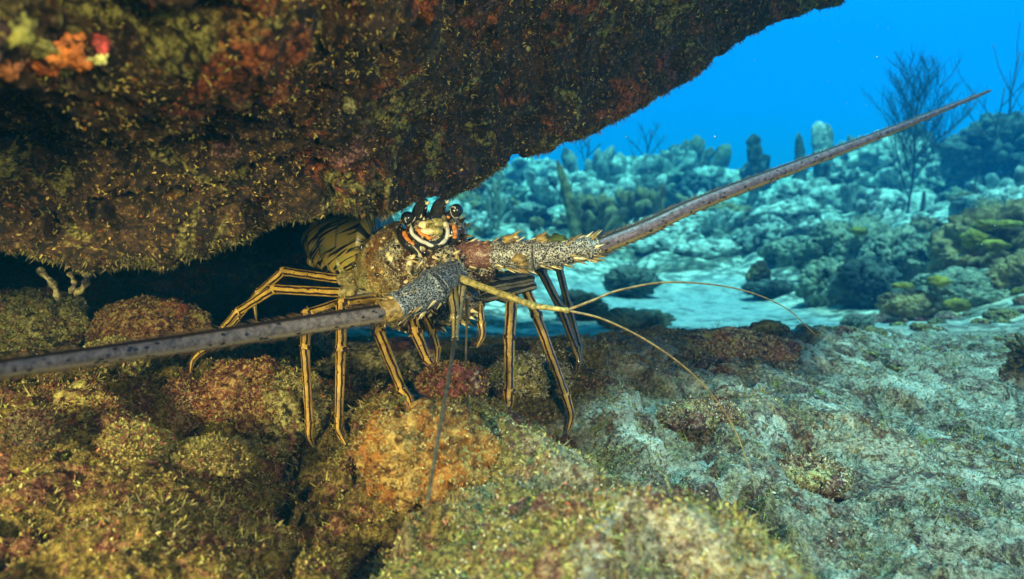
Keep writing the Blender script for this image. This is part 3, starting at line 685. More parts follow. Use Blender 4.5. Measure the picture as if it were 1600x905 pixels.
# walking legs ---------------------------------------------------------
def seg_(a, b_, r0, r1, mi, flare=1.28, ns=16, flat=.8, curve=None):
    n = 22; pts = catmull([a, (np.array(a) + b_) / 2 + (curve if curve is not None else 0), b_], n); t_ = np.linspace(0, 1, n)
    r = np.interp(t_, [0, 1], [r0, r1]); r = r * (1 + (flare - 1) * (np.exp(-((1 - t_) / .06) ** 2) + .7 * np.exp(-(t_ / .06) ** 2)))
    r[0] *= .75; r[-1] *= .75
    sweep(B, pts, r, ns, mi, flat=flat, ref=(0, -1, .2), rfun=lambda th, l: 1 + .07 * np.cos(5 * th))
def knuckle(p, r, mi):
    r = r * .86; ball(B, p, (r, r, r * .9), mi, 2, bumps=.15)
    for k in range(4):
        d = rng.standard_normal(3); spine(B, p, d, r * 1.3, r * .3, SPN)
def dactyl(a, b_, r, mi, curve, hair=60):
    n = 20; pts = catmull([a, (a + b_) / 2 + curve, b_], n); t_ = np.linspace(0, 1, n)
    sweep(B, pts, r * np.interp(t_, [0, .1, .6, .9, 1], [1.15, .95, .7, .35, .05]), 12, mi, ref=(0, -1, .2))
    for k in range(hair):
        i = rng.integers(2, n - 3); d = rng.standard_normal(3); spine(B, pts[i], d, r * 1.7, r * .10, HAIR)
def leg(pts, rads, mi=LEG, tip_on_ground=True, curve=(0, 0, 0), merus=None):
    """pts: (px, py, depth); consecutive joints, the last is the tip"""
    q = [P(*p) for p in pts]
    if tip_on_ground:
        gd = ground_depth(pts[-1][0], pts[-1][1], pts[-1][2])
        d_ = gd + .003 if abs(gd - pts[-1][2]) < .10 else pts[-1][2]
        if abs(gd - pts[-1][2]) >= .10: print('tip off ground', pts[-1], gd)
        sh = d_ - pts[-1][2]; m_ = len(pts) - 1
        q = [P(p[0], p[1], p[2] + sh * (i / m_)) for i, p in enumerate(pts)]
    for i in range(len(q) - 2):
        seg_(q[i], q[i + 1], rads[i], rads[i + 1] * 1.0, (merus if (i == 0 and merus is not None) else mi)); knuckle(q[i + 1], rads[i + 1] * 1.25, mi)
    dactyl(q[-2], q[-1], rads[-2], mi, np.array(curve))
mm = .001
leg([(556, 440, .575), (443, 424, .60), (404, 458, .60), (372, 497, .60), (352, 520, .60)], [5*mm, 4.6*mm, 4*mm, 3*mm, 2*mm], tip_on_ground=False)
leg([(548, 458, .56), (428, 452, .56), (372, 487, .55), (318, 547, .53), (297, 588, .52)], [5.2*mm, 4.8*mm, 3.9*mm, 2.9*mm, 2*mm], curve=(-.003, 0, .002))
leg([(402, 462, .64), (398, 480, .64), (401, 502, .64)], [2.2*mm, 1.6*mm, 1*mm], tip_on_ground=False)
leg([(610, 462, .545), (535, 474, .52), (480, 492, .50), (477, 545, .485), (484, 664, .465), (493, 706, .455)], [6*mm, 5.5*mm, 5*mm, 3.9*mm, 3.1*mm, 2*mm], curve=(-.002, 0, 0), merus=STRIPE)
leg([(640, 462, .54), (585, 470, .52), (535, 476, .50), (533, 548, .485), (530, 656, .472), (541, 696, .465)], [6*mm, 5.5*mm, 5.2*mm, 4.2*mm, 3.2*mm, 2*mm], curve=(-.002, 0, 0), merus=STRIPE)
leg([(650, 465, .52), (592, 478, .495), (592, 520, .485), (630, 612, .465), (646, 644, .46)], [6*mm, 5.2*mm, 4.9*mm, 3.7*mm, 2*mm], curve=(.001, 0, .001), merus=STRIPE)
leg([(640, 485, .49), (650, 520, .475), (668, 562, .465), (680, 584, .46)], [5.5*mm, 5*mm, 3.5*mm, 2*mm], tip_on_ground=False, curve=(.001, 0, 0))
leg([(662, 490, .50), (676, 520, .49), (684, 545, .485), (682, 572, .48)], [4*mm, 3.6*mm, 2.6*mm, 1.5*mm], tip_on_ground=False)
leg([(742, 455, .50), (750, 475, .50), (752, 505, .495), (745, 544, .49)], [4*mm, 3.6*mm, 3.2*mm, 2*mm], tip_on_ground=False, curve=(.0025, 0, 0))
leg([(742, 448, .53), (800, 468, .525), (796, 528, .515), (796, 612, .50), (783, 662, .495)], [7*mm, 6*mm, 5.2*mm, 4.4*mm, 2*mm], curve=(.002, 0, 0), merus=STRIPE)
leg([(755, 436, .55), (812, 430, .53), (838, 492, .515), (884, 618, .49), (884, 682, .475)], [6.5*mm, 5.6*mm, 5*mm, 3.8*mm, 2*mm], curve=(.004, 0, 0), merus=STRIPE)
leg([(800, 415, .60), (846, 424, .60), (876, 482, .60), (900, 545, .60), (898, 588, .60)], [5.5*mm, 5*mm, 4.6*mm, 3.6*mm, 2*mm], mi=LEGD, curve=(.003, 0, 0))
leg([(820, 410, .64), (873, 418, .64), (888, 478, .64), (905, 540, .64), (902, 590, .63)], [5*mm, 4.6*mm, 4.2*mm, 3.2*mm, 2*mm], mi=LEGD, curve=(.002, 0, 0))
# striped underside plates right of the mouth, and knotted leg roots on the left
for a, b_, r0, r1, mi in (((728, 470, .515), (836, 446, .535), .0075, .0045, STRIPE), ((730, 452, .52), (832, 434, .54), .0085, .006, STRIPE), ((735, 474, .505), (752, 478, .50), .008, .006, BASE), ((556, 440, .57), (535, 436, .58), .010, .007, BASE), ((560, 462, .56), (532, 456, .562), .010, .0065, BASE), ((620, 470, .54), (560, 466, .54), .009, .010, STRIPE)):
    seg_(P(*a), P(*b_), r0, r1, mi, flare=1.1)
for k in range(14):
    q = P(rng.uniform(530, 562), rng.uniform(432, 468), .566); ball(B, q, rng.uniform(.0010, .0022), rng.choice([BASE, SPN, BASE]), 2, bumps=.4, seed=k)
me = B.build('body', MATS)
ca = me.color_attributes['tint']; arr = np.zeros(len(me.vertices) * 4, dtype=np.float32); ca.data.foreach_get('color', arr); arr = arr.reshape(-1, 4); arr[:len(bv)] = colz; ca.data.foreach_set('color', arr.ravel())
child_world('body', me, lob)

# eyes ---------------------------------------------------------------
def eye(px, py, d, root_px, r, look):
    M = Mesh(); c_ = P(px, py, d); rt_ = P(*root_px)
    n = 12; sweep(M, catmull([rt_, (rt_ + c_) / 2, c_], n), np.linspace(r * .75, r * .62, n), 12, 1)
    ball(M, c_, (r, r, r), 0, 3)
    ax_ = (c_ - rt_) / np.linalg.norm(c_ - rt_)
    s_ = np.cross(ax_, FW); s_ /= np.linalg.norm(s_); f_ = -FW
    th = np.linspace(0, 2 * np.pi, 30)                                  # pale rim round the cornea and a loop on the stalk
    cc = c_ - ax_ * r * .45
    nrm = ax_; e1 = s_; e2 = np.cross(nrm, e1)
    zig = r * 1.0 * (1 + .04 * np.sin(3 * th))
    ring = cc + (np.cos(th) * zig)[:, None] * e1 * .93 + (np.sin(th) * zig)[:, None] * e2 * .93 + (np.sin(2 * th) * r * .16)[:, None] * ax_
    sweep(M, ring, np.full(30, r * .06), 6, 2)
    q = [c_ - ax_ * r * .5 + f_ * r * .86 + s_ * r * .1, c_ + ax_ * r * .15 + f_ * r * .98 + s_ * r * .25, c_ - ax_ * r * .3 + f_ * r * .85 + s_ * r * .65]
    sweep(M, catmull(q + [q[0]], 16), np.full(16, r * .07), 6, 2)
    for k in range(3):
        ball(M, rt_ + ax_ * r * (.3 + .5 * k) + s_ * r * rng.uniform(-.6, .6) + f_ * r * .5, r * .32, 2 if k < 2 else 3, 2, bumps=.3, seed=k)
    child_world('eye', M.build('eye', [M_DARK, M_DARK, M_WHITE, M_ORANGE]), lob)
eye(637, 341, .487, (658, 350, .497), .0051, 0)
eye(713, 329, .484, (692, 345, .492), .0049, 0)
# horns over the eyes -------------------------------------------------
for pts in ([(656, 346, .497), (655, 333, .490), (660, 320, .482), (667, 313, .474)], [(684, 344, .495), (684, 330, .487), (690, 317, .479), (699, 312, .471)]):
    M = Mesh(); c_ = catmull([P(*p) for p in pts], 20); sweep(M, c_, .0052 * np.interp(np.linspace(0, 1, 20), [0, .5, .9, 1], [1.2, 1, .45, .06]), 12, 0)
    for k in (6, 11, 15): ball(M, c_[k] + np.array([.0028, -.003, 0]), .0017, 1, 2, bumps=.3, seed=k)
    spine(M, c_[12], (.3, -.5, .8), .005, .0013, 1); spine(M, c_[16], (.8, -.5, .2), .004, .001, 1)
    child_world('horn', M.build('horn', [M_DARK, M_CREAM]), lob)

# antennae --------------------------------------------------------------
def spiny_seg(M, pts, r0, r1, mi, nsp, sl, smi=(1, 2), flare=1.15):
    n = 36; c_ = catmull([P(*p) for p in pts], n); t_ = np.linspace(0, 1, n)
    r = np.interp(t_, [0, 1], [r0, r1]) * (1 + (flare - 1) * (np.exp(-((1 - t_) / .08) ** 2) + np.exp(-(t_ / .08) ** 2))); r[0] *= .8; r[-1] *= .8
    sweep(M, c_, r, 24, mi, rfun=lambda th, l: 1 + .03 * np.sin(7 * th + l * 700))
    ax_ = c_[-1] - c_[0]; ax_ /= np.linalg.norm(ax_)
    for k in range(nsp):
        i = rng.integers(2, n - 2); th = rng.choice([rng.normal(math.pi / 2, .5), rng.normal(-math.pi / 2, .5), rng.uniform(0, 6.28)])
        e1 = np.cross(ax_, FW); e1 /= np.linalg.norm(e1); e1 = e1 if e1 @ UP > 0 else -e1
        d = -FW * math.cos(th) + e1 * math.sin(th); b_ = rng.random()
        b_ = b_ ** 2; spine(M, c_[i] + d * r[i] * .93, d * .7 + ax_ * .9, sl * (.35 + .9 * b_), sl * .17 * (.6 + b_), int(rng.choice(smi)), bend=ax_ * .35)
    return c_
def flagellum(M, pts, rads, mi, nsp, hl, hr):
    n = 260; c_ = catmull([P(*p) for p in pts], n); t_ = np.linspace(0, 1, n); r = np.interp(t_, np.linspace(0, 1, len(rads)), rads)
    sweep(M, c_, r, 20, mi, ref=UP, rfun=lambda th, l: 1 + .007 * np.sin(l * 2 * np.pi / .0024))
    for k in range(nsp):
        tq = rng.random(); i = int(tq * (n - 6)); ax_ = c_[min(i + 4, n - 1)] - c_[i]; ax_ /= np.linalg.norm(ax_)
        e1 = np.cross(ax_, FW); e1 /= np.linalg.norm(e1); e1 = e1 if e1 @ UP > 0 else -e1
        th = rng.choice([rng.normal(math.pi / 2, .18), rng.normal(-math.pi / 2, .25), rng.uniform(-1, 1)], p=[.5, .38, .12])
        d = -FW * math.cos(th) + e1 * math.sin(th)
        spine(M, c_[i] + d * r[i] * .95, d * .8 + ax_ * .9, hl * (.5 + rng.random()) * (1 - .5 * tq), hr, 4, bend=ax_ * .4)
M = Mesh()                                                                # picture right
spiny_seg(M, [(728, 402, .490), (750, 398, .482), (778, 398, .478)], .0105, .0092, 3, 30, .006)
spiny_seg(M, [(772, 398, .479), (802, 398, .474), (836, 399, .470)], .0098, .0104, 0, 34, .006)
spiny_seg(M, [(834, 398, .470), (880, 395, .468), (926, 388, .466)], .0098, .0080, 0, 60, .0050)
spiny_seg(M, [(914, 391, .466), (926, 388, .466), (936, 385, .466)], .0078, .0066, 0, 22, .007)
for (a, b_, r, mi_) in ((795, 373, .005, 1), (803, 371, .004, 2), (848, 373, .0055, 1), (858, 374, .004, 5), (872, 373, .006, 5), (880, 376, .004, 5), (812, 404, .006, 1), (818, 412, .004, 1)): ball(M, P(a, b_, .464 if b_ > 390 else .468), (r, r, r * .6), mi_, 2, bumps=.6, seed=int(a))
for (a, b_) in ((789, 372), (800, 366), (842, 368), (922, 372), (932, 374)): spine(M, P(a, b_ + 6, .466), UP * .9 + RT * .6, .007, .0022, 1, bend=RT * .4)
flagellum(M, [(930, 388, .466), (1010, 356, .475), (1100, 315, .49), (1250, 258, .53), (1400, 201, .58), (1546, 142, .64)], [.0062, .0056, .0052, .0046, .0034, .0014], 6, 700, .0032, .00030)
M_MOSS = plain('green_growth', (.05, .08, .02), .8, .6, 300)
AM = [M_NETW, M_SPINE, M_CREAM, M_NETR, M_HAIR, M_MOSS, M_ANT, M_ANTL, M_NETB]
child_world('antenna', M.build('antenna', AM), lob)
M = Mesh()                                                                # picture left, reaching past the camera
spiny_seg(M, [(706, 430, .482), (692, 440, .470), (676, 452, .460)], .0120, .0125, 8, 30, .0065)
spiny_seg(M, [(678, 450, .460), (650, 466, .452), (618, 482, .444)], .0125, .0100, 8, 40, .006)
spiny_seg(M, [(624, 480, .445), (612, 485, .442), (596, 490, .440)], .0090, .0074, 1, 16, .005, smi=(2, 1))
flagellum(M, [(602, 489, .440), (450, 512, .395), (300, 535, .345), (150, 556, .295), (0, 577, .248), (-160, 606, .20), (-420, 650, .15), (-900, 730, .11)], [.0062, .0058, .0050, .0042, .0035, .0028, .0021, .0009], 7, 900, .0034, .00030)
child_world('antenna', M.build('antenna', AM), lob)

# antennules -------------------------------------------------------------
def whip(M, pts, r0, r1, mi, n=120):
    pts = [(a, b_, min(d, ground_depth(a, b_, 9) - .018)) if b_ > 560 else (a, b_, d) for a, b_, d in pts]
    c_ = catmull([P(*p) for p in pts], n); sweep(M, c_, np.linspace(r0, r1, n), 8, mi)
M = Mesh()
def ann_seg(M, a, b_, r0, r1, mi=0, hair=0):
    n = 20; t_ = np.linspace(0, 1, n); c_ = catmull([P(*a), P(*b_)], n); r = np.interp(t_, [0, 1], [r0, r1]) * (1 + .3 * (np.exp(-((1 - t_) / .05) ** 2) + np.exp(-(t_ / .05) ** 2)))
    sweep(M, c_, r, 12, mi)
ann_seg(M, (720, 436, .470), (834, 478, .440), .0026, .0021); ann_seg(M, (834, 478, .440), (886, 485, .430), .0020, .0015)
ball(M, P(834, 478, .439), .0027, 0, 2); ball(M, P(886, 485, .430), .0020, 0, 2)
whip(M, [(886, 485, .430), (925, 470, .43), (970, 453, .435), (1050, 441, .45), (1150, 451, .48), (1225, 480, .50), (1275, 524, .52)], .00095, .0003, 1)
whip(M, [(886, 485, .430), (945, 500, .43), (1020, 538, .435), (1090, 592, .44), (1142, 660, .445), (1172, 735, .445), (1180, 770, .445)], .00080, .0003, 1)
child_world('antennule', M.build('antennule', [M_ANN, M_WHIP]), lob)
M = Mesh()
ann_seg(M, (704, 440, .470), (712, 496, .445), .0042, .0030); ann_seg(M, (712, 496, .445), (711, 530, .425), .0030, .0020); ball(M, P(712, 496, .444), .0042, 0, 2)
ann_seg(M, (722, 450, .465), (716, 500, .452), .0030, .0022)
whip(M, [(711, 528, .425), (704, 570, .385), (692, 640, .34), (680, 710, .30), (668, 785, .265)], .0013, .0008, 1)
whip(M, [(730, 470, .47), (729, 520, .46), (728, 570, .45), (733, 640, .44)], .0011, .0005, 1)
child_world('antennule', M.build('antennule', [leg_mat('antennule_stalk', (.33, .26, .10), (.03, .025, .015)), M_WHIPD]), lob)

# ------------------------------------------------------------------ rocks and corals
MAT_RED = encrusted('red_rock', (.06, .016, .012), (.17, .065, .03), (.36, .24, .085), (.24, .05, .015), (.22, .20, .05))
MAT_OLV = encrusted('olive_rock', (.045, .035, .014), (.16, .12, .04), (.36, .32, .12), (.16, .17, .03), (.14, .05, .03))
MAT_ORG = encrusted('orange_rock', (.12, .05, .01), (.27, .11, .018), (.34, .24, .07), (.22, .16, .05), (.20, .10, .02), s=1.2)
MAT_MAR = encrusted('maroon_rock', (.06, .02, .022), (.15, .06, .05), (.32, .23, .16), (.12, .03, .03), (.26, .24, .10))
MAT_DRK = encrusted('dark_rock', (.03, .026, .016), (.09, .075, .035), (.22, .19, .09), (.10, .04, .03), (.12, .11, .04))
def far_mat(name, dark, lite, s=1.0):
    m, t, b = nt(name); co = N(t, 'ShaderNodeNewGeometry').outputs['Position']
    a = noi(t, co, 20 / s, 6, .85); c0 = noi(t, co, 5 / s, 3, .6, .6)
    c = mix(t, thr(t, a, .38, .62), dark, lite); c = mix(t, thr(t, c0, .50, .62), c, tuple(x * .55 for x in dark)); t.links.new(c, b.inputs['Base Color'])
    b.inputs['Roughness'].default_value = .9; bump(t, b, a, .8, .02 * s); return m
FM_PALE = far_mat('pale_coral', (.20, .23, .19), (.90, .90, .76)); FM_GREY = far_mat('grey_coral', (.12, .15, .13), (.50, .54, .44)); FM_DARK = far_mat('dark_coral', (.03, .05, .045), (.16, .20, .16))
FM_YEL = far_mat('yellow_blade', (.14, .13, .02), (.40, .32, .03)); FM_BRN = far_mat('brown_coral', (.11, .075, .035), (.44, .33, .13)); FM_MID = far_mat('mid_coral', (.08, .12, .09), (.40, .42, .28), .5)
M_SOFT = plain('soft_coral', (.05, .05, .035), .9, .4, 30); M_SOFTP = plain('pale_soft_coral', (.30, .28, .18), .9, .4, 30)

def blobmesh(name, r, mat, seed, sub=5, lob_s=2.2, lob_a=.22, fb=.12, fine=0.0, flat_bottom=True):
    v, f = ico(sub); r = np.array(r, float); q = v * r / r.max()
    k = 1 + fb * 1.3 * fbm(q + seed * 3.7, 1.5, 4, seed) - .22 * sstep(.1, .4, fbm(q + seed * 2.1, 2.6, 3, seed + 7)) + lob_a * (lobes(q + seed * 1.3 + .12 * fbm(q, 3, 2, seed)[:, None], lob_s, seed) - .6)
    if fine: k += fine * fbm(q + seed, 16, 3, seed + 3, ridged=True) + fine * 1.2 * (lobes(q + seed, 9, seed + 4) - .6)
    k = k / np.percentile(k, 93)
    v = v * k[:, None] * r
    return v, f
def rock(name, px, py, rx, ry, d, mat, seed, label, cat, group=None, sub=5, lob_s=2.2, lob_a=.34, fb=.20, fine=.05, depth=.9, turf=0, pal=None, tl=.0026, embed=.28):
    """px,py centre; rx,ry half sizes in photo pixels at depth d"""
    if d < 1.2: rx *= 1.12; ry *= 1.12; d = min(ground_depth(px, py + ry * .5, d), d + .15) + ry / F * d * (.95 - 2 * embed)
    c_ = P(px, py, d); r = np.array([rx / F * d, (rx + ry) / 2 / F * d * depth, ry / F * d])
    z0 = gz(c_[0], c_[1] + 0)
    if c_[2] - r[2] > z0 - .15 * r[2]:                                    # stretch down to its ground
        top = c_[2] + r[2]; bot = z0 - .3 * r[2]; r[2] = (top - bot) / 2; c_[2] = (top + bot) / 2
    v, f = blobmesh(name, r, mat, seed, sub, lob_s, lob_a, fb, fine)
    me = mesh_np(name, v, f, mat)
    o = link(name, me, label=label, cat=cat, group=group, loc=c_.tolist())
    if turf:
        V, Q, C = tufts(v + c_, f, turf, tl * .6, pal, 18, seed + 50, width=.75, spread=1.4); 
        link('algae_turf', mesh_np('turf', V - c_, Q, turf_mat, smooth=False, col=C), o, kind='stuff')
    return o
R_ = 'crusted_rock'
reds = [(.08, .022, .015), (.15, .05, .02), (.26, .17, .06), (.24, .21, .07), (.13, .035, .02), (.30, .17, .05), (.05, .03, .012)]
rock(R_, 236, 522, 92, 56, .52, MAT_RED, 1, 'round rust-red rock behind the left antenna, under the ledge', 'rock', turf=9000, pal=reds, lob_a=.12, lob_s=1.6)
rock('round_coral', 58, 505, 66, 52, .50, MAT_OLV, 2, 'round olive coral head under the ledge at the far left', 'coral', turf=6000, pal=olives, lob_a=.10)
rock(R_, 10, 490, 50, 36, .58, MAT_RED, 3, 'small reddish rock behind the round olive coral head', 'rock', turf=2000, pal=reds)
rock(R_, 180, 560, 50, 30, .47, MAT_OLV, 4, 'small olive rock in front of the rust-red rock', 'rock', turf=2500, pal=olives)
rock(R_, 385, 625, 72, 62, .50, MAT_RED, 5, 'maroon knobbly rock left of the two straight gold legs', 'rock', turf=8000, pal=reds)
rock(R_, 458, 655, 62, 74, .50, MAT_OLV, 6, 'green-tinged rock shoulder behind the leftmost straight leg', 'rock', turf=7000, pal=olives, lob_a=.10)
rock(R_, 300, 640, 62, 42, .46, MAT_MAR, 7, 'low maroon rock between knobbly rocks left of the lobster', 'rock', turf=5000, pal=reds)
rock(R_, 120, 640, 70, 40, .42, MAT_RED, 8, 'reddish brown rock below the left antenna near the frame edge', 'rock', turf=5000, pal=reds)
rock('round_coral', 52, 676, 40, 34, .385, MAT_DRK, 9, 'dark rounded coral knob at the lower left', 'coral', turf=2500, pal=[(.06,.05,.02),(.16,.13,.05),(.10,.04,.03)])
rock(R_, 212, 690, 48, 30, .405, MAT_OLV, 10, 'olive turf-covered rock below the maroon rocks', 'rock', turf=3500, pal=olives)
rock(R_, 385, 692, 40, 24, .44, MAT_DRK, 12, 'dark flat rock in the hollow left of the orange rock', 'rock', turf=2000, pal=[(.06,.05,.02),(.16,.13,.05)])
rock(R_, 320, 718, 66, 30, .405, MAT_OLV, 13, 'bright yellow-green turf rock in the lower left foreground', 'rock', embed=.40, turf=5500, pal=[(.12,.11,.03),(.24,.22,.05),(.30,.26,.09),(.14,.09,.03)])
rock('sponge_rock', 662, 716, 112, 78, .445, MAT_ORG, 14, 'orange sponge-crusted rock below the lobster', 'rock', turf=9000, pal=[(.28,.09,.01),(.36,.15,.02),(.40,.34,.15),(.34,.31,.13),(.30,.12,.02),(.15,.07,.02)], tl=.0020, lob_a=.34, lob_s=1.9, fine=.07, embed=.36)
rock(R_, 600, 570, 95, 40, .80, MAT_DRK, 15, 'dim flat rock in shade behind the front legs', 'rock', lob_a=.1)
rock(R_, 712, 596, 58, 26, .60, MAT_MAR, 16, 'pinkish crusted rock behind the hanging front legs', 'rock', turf=3500, pal=reds)
rock(R_, 830, 590, 62, 34, .64, MAT_OLV, 17, 'olive rock between the two right gold legs', 'rock', turf=4500, pal=pales)
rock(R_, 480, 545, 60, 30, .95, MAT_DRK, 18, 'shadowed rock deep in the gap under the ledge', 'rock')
rock(R_, 1265, 745, 62, 30, .47, MAT_MAR, 19, 'dark red crusted lump on the pale slope at lower right', 'rock', turf=3500, pal=pales)
rock(R_, 1095, 648, 66, 24, .58, MAT_MAR, 20, 'maroon crusted lump beside the lower antennule tip', 'rock', turf=4000, pal=pales)
rock(R_, 1150, 545, 90, 26, .86, MAT_MAR, 21, 'purplish rock hump on the crest before the sand channel', 'rock', turf=4500, pal=pales)
rock(R_, 1200, 480+35, 30, 14, 1.1, MAT_DRK, 22, 'small dark rock at the edge of the sand channel', 'rock')

# mid ground
mid = [(990, 496, 66, 15, 1.9, FM_MID, 'dark knobbly rock at the left edge of the sand channel'), (985, 424, 46, 12, 3.0, FM_DARK, 'dark rock lump just below the antenna root segments'), (905, 476, 44, 24, 2.2, FM_DARK, 'shadowy rock behind the rear right legs'),
 (1205, 450, 44, 14, 2.9, FM_DARK, 'low dark rock in the middle of the sand channel'), (1245, 398, 62, 30, 3.6, FM_MID, 'greenish rock at the far end of the sand channel'), (1330, 392, 92, 56, 3.0, FM_MID, 'large greenish coral block right of the sand channel'),
 (1290, 440, 46, 36, 2.6, FM_MID, 'round grey-green coral head at the right edge of the sand'), (1355, 445, 56, 42, 2.4, FM_DARK, 'dark lumpy coral head between green coral blocks'), (1405, 405, 64, 52, 2.6, FM_MID, 'grey-green coral head behind the dark lumpy one'),
 (1462, 402, 60, 44, 2.4, FM_MID, 'broad blade-topped coral left of the yellow blades'), (1565, 402, 108, 82, 2.0, FM_BRN, 'brown rock carrying yellow blades at the right edge'), (1510, 462, 96, 44, 1.75, FM_MID, 'big pale-topped rock above the right slope'),
 (1590, 450, 50, 60, 1.7, FM_BRN, 'brown rock cut by the right frame edge'), (1425, 478, 54, 26, 1.75, FM_BRN, 'low brown rock with yellow blades beside the sand'), (1340, 505, 26, 14, 1.45, FM_DARK, 'small dark stone on the pale right slope'), (1185, 425, 20, 18, 3.0, FM_BRN, 'small reddish knob standing on the low dark rock')]
for i, (a, b_, rx, ry, d, mt, lab) in enumerate(mid):
    rock('reef_rock', a, b_, rx, ry, d, mt, 100 + i, lab, 'rock', lob_s=2.8, lob_a=.5, fine=.13, sub=6)
# yellow blades
def blade(px, py, w, h_, d, label, mat=FM_YEL):
    v, f = ico(3); k = 1 + .5 * noise(v * 2.2 + px, 3) + .25 * noise(v * 6 + px, 4); v = v * k[:, None] * np.array([w / F * d * .8, .03 * d / 2, h_ / F * d * .62])
    c_ = P(px, py, d); link('yellow_coral', mesh_np('yellow_coral', v, f, mat), label=label, cat='coral', group='yellow coral blades on the right reef', loc=c_.tolist())
for a, b_, w, h_, d, l in ((1541, 352, 20, 12, 2.05, 'bright yellow coral blade on the brown rock, left of two'), (1572, 350, 22, 9, 2.05, 'thin yellow coral blade on the brown rock, right of two'), (1552, 384, 24, 14, 2.0, 'orange-yellow coral blade low on the brown rock'),
                           (1410, 446, 18, 7, 1.75, 'small yellow coral blade at the sand edge'), (1467, 440, 18, 12, 1.75, 'yellow-green coral blade on the pale-topped rock'), (1497, 477, 20, 14, 1.68, 'dull yellow coral blade at the foot of the pale-topped rock'),
                           (1342, 361, 13, 10, 3.0, 'yellow coral tip on top of the green coral block'), (1520, 372, 20, 20, 2.05, 'yellow-green coral clump beside the orange-yellow blade'), (1545, 330, 16, 10, 2.4, 'faint yellow coral tuft above the blades')):
    blade(a, b_, w * 1.15, h_ * 1.15, d - .22, l)
# far reef
rock('coral_mound', 1388, 270, 84, 62, 6.4, FM_PALE, 201, 'tallest pale lobed coral mound crossed by the right antenna', 'coral', sub=6, lob_s=4.2, lob_a=.55, fine=.03)
rock('coral_mound', 1262, 328, 84, 50, 5.6, FM_PALE, 202, 'pale knobbly coral mound left of the tallest one', 'coral', sub=6, lob_s=3.6, lob_a=.5, fine=.03)
rock('coral_mound', 1385, 335, 90, 40, 5.2, FM_PALE, 203, 'low yellowish coral mound at the foot of the sea plume', 'coral', sub=5, lob_s=3.6, lob_a=.5, fine=.03)
rock('coral_mound', 1560, 236, 84, 58, 5.6, FM_DARK, 204, 'huge dark frilled coral head in blue water at right', 'coral', sub=6, lob_s=4.5, lob_a=.6, fine=.05)
rock('coral_mound', 1420, 225, 48, 30, 7.0, FM_DARK, 205, 'dark lump standing in for the shaded right shoulder of the tallest mound', 'coral', lob_s=3, lob_a=.4)  # dark lump colours in the shade on the mound's right side
rock('coral_mound', 1060, 252, 34, 28, 8.0, FM_GREY, 206, 'grey pyramid-shaped coral block against the blue water', 'coral', lob_s=3, lob_a=.5)
rock('coral_mound', 1185, 262, 28, 24, 7.2, FM_DARK, 207, 'dark round rock under the knob sponge', 'coral', lob_s=3, lob_a=.4)
rock('coral_mound', 1110, 285, 62, 26, 7.4, FM_PALE, 208, 'pale ridge between the pyramid block and the knob sponge', 'coral', lob_s=3.6, lob_a=.5)
rock('coral_mound', 945, 345, 62, 24, 5.4, FM_PALE, 209, 'flat pale coral patch just above the right antenna base', 'coral', lob_s=3.6, lob_a=.4)
rock('coral_mound', 1010, 310, 48, 36, 6.2, FM_DARK, 210, 'dark bushy coral lump in the middle distance', 'coral', lob_s=4, lob_a=.5)
rock('coral_mound', 1480, 345, 60, 30, 4.4, FM_GREY, 211, 'grey coral rubble right of the sea plume', 'coral', lob_s=3.6, lob_a=.5)
rock('coral_mound', 1110, 392, 70, 18, 4.3, FM_PALE, 212, 'bright sunlit pale coral bed at the head of the sand', 'coral', lob_s=4, lob_a=.5)
rock('coral_mound', 1040, 385, 60, 16, 4.5, FM_PALE, 213, 'bright pale coral bed beneath the right antenna', 'coral', lob_s=4, lob_a=.5)
rr = random.Random(3); G = 'small coral lumps scattered over the hazy reef'
protos = [mesh_np('coral_lump', *blobmesh('c', (1, .9, .75), None, 300 + k, 5, 2.6, .75, .3, .08), mt) for k, mt in enumerate((FM_PALE, FM_GREY, FM_DARK, FM_PALE, FM_MID, FM_GREY, FM_BRN))]
def fingers(seed, mt, nf_=16):
    rg = np.random.default_rng(seed); M = Mesh()
    for k in range(nf_):
        a = rg.uniform(0, 6.28); rad_ = rg.uniform(0, .75); b0 = np.array([math.cos(a) * rad_ * .6, math.sin(a) * rad_ * .6, -.4]); L_ = rg.uniform(.8, 1.7); d = np.array([math.cos(a) * rad_, math.sin(a) * rad_, 1.0]); d /= np.linalg.norm(d)
        pts = catmull([b0, b0 + d * L_ * .5 + rg.standard_normal(3) * .06, b0 + d * L_ + rg.standard_normal(3) * .1], 12); sweep(M, pts, rg.uniform(.12, .22) * np.interp(np.linspace(0, 1, 12), [0, .5, .85, .96, 1], [.8, 1, 1.1, .8, .2]), 10, 0, rfun=lambda th, l: 1 + .15 * np.sin(3 * th + 11 * l))
    return M.build('coral_lump', [mt])
protos += [fingers(1, FM_PALE), fingers(2, FM_BRN, 22), fingers(3, FM_GREY, 9)]
LUMP = ['pale', 'grey', 'dark', 'pale', 'greenish', 'grey', 'brown', 'pale branching', 'brown branching', 'grey fingered']
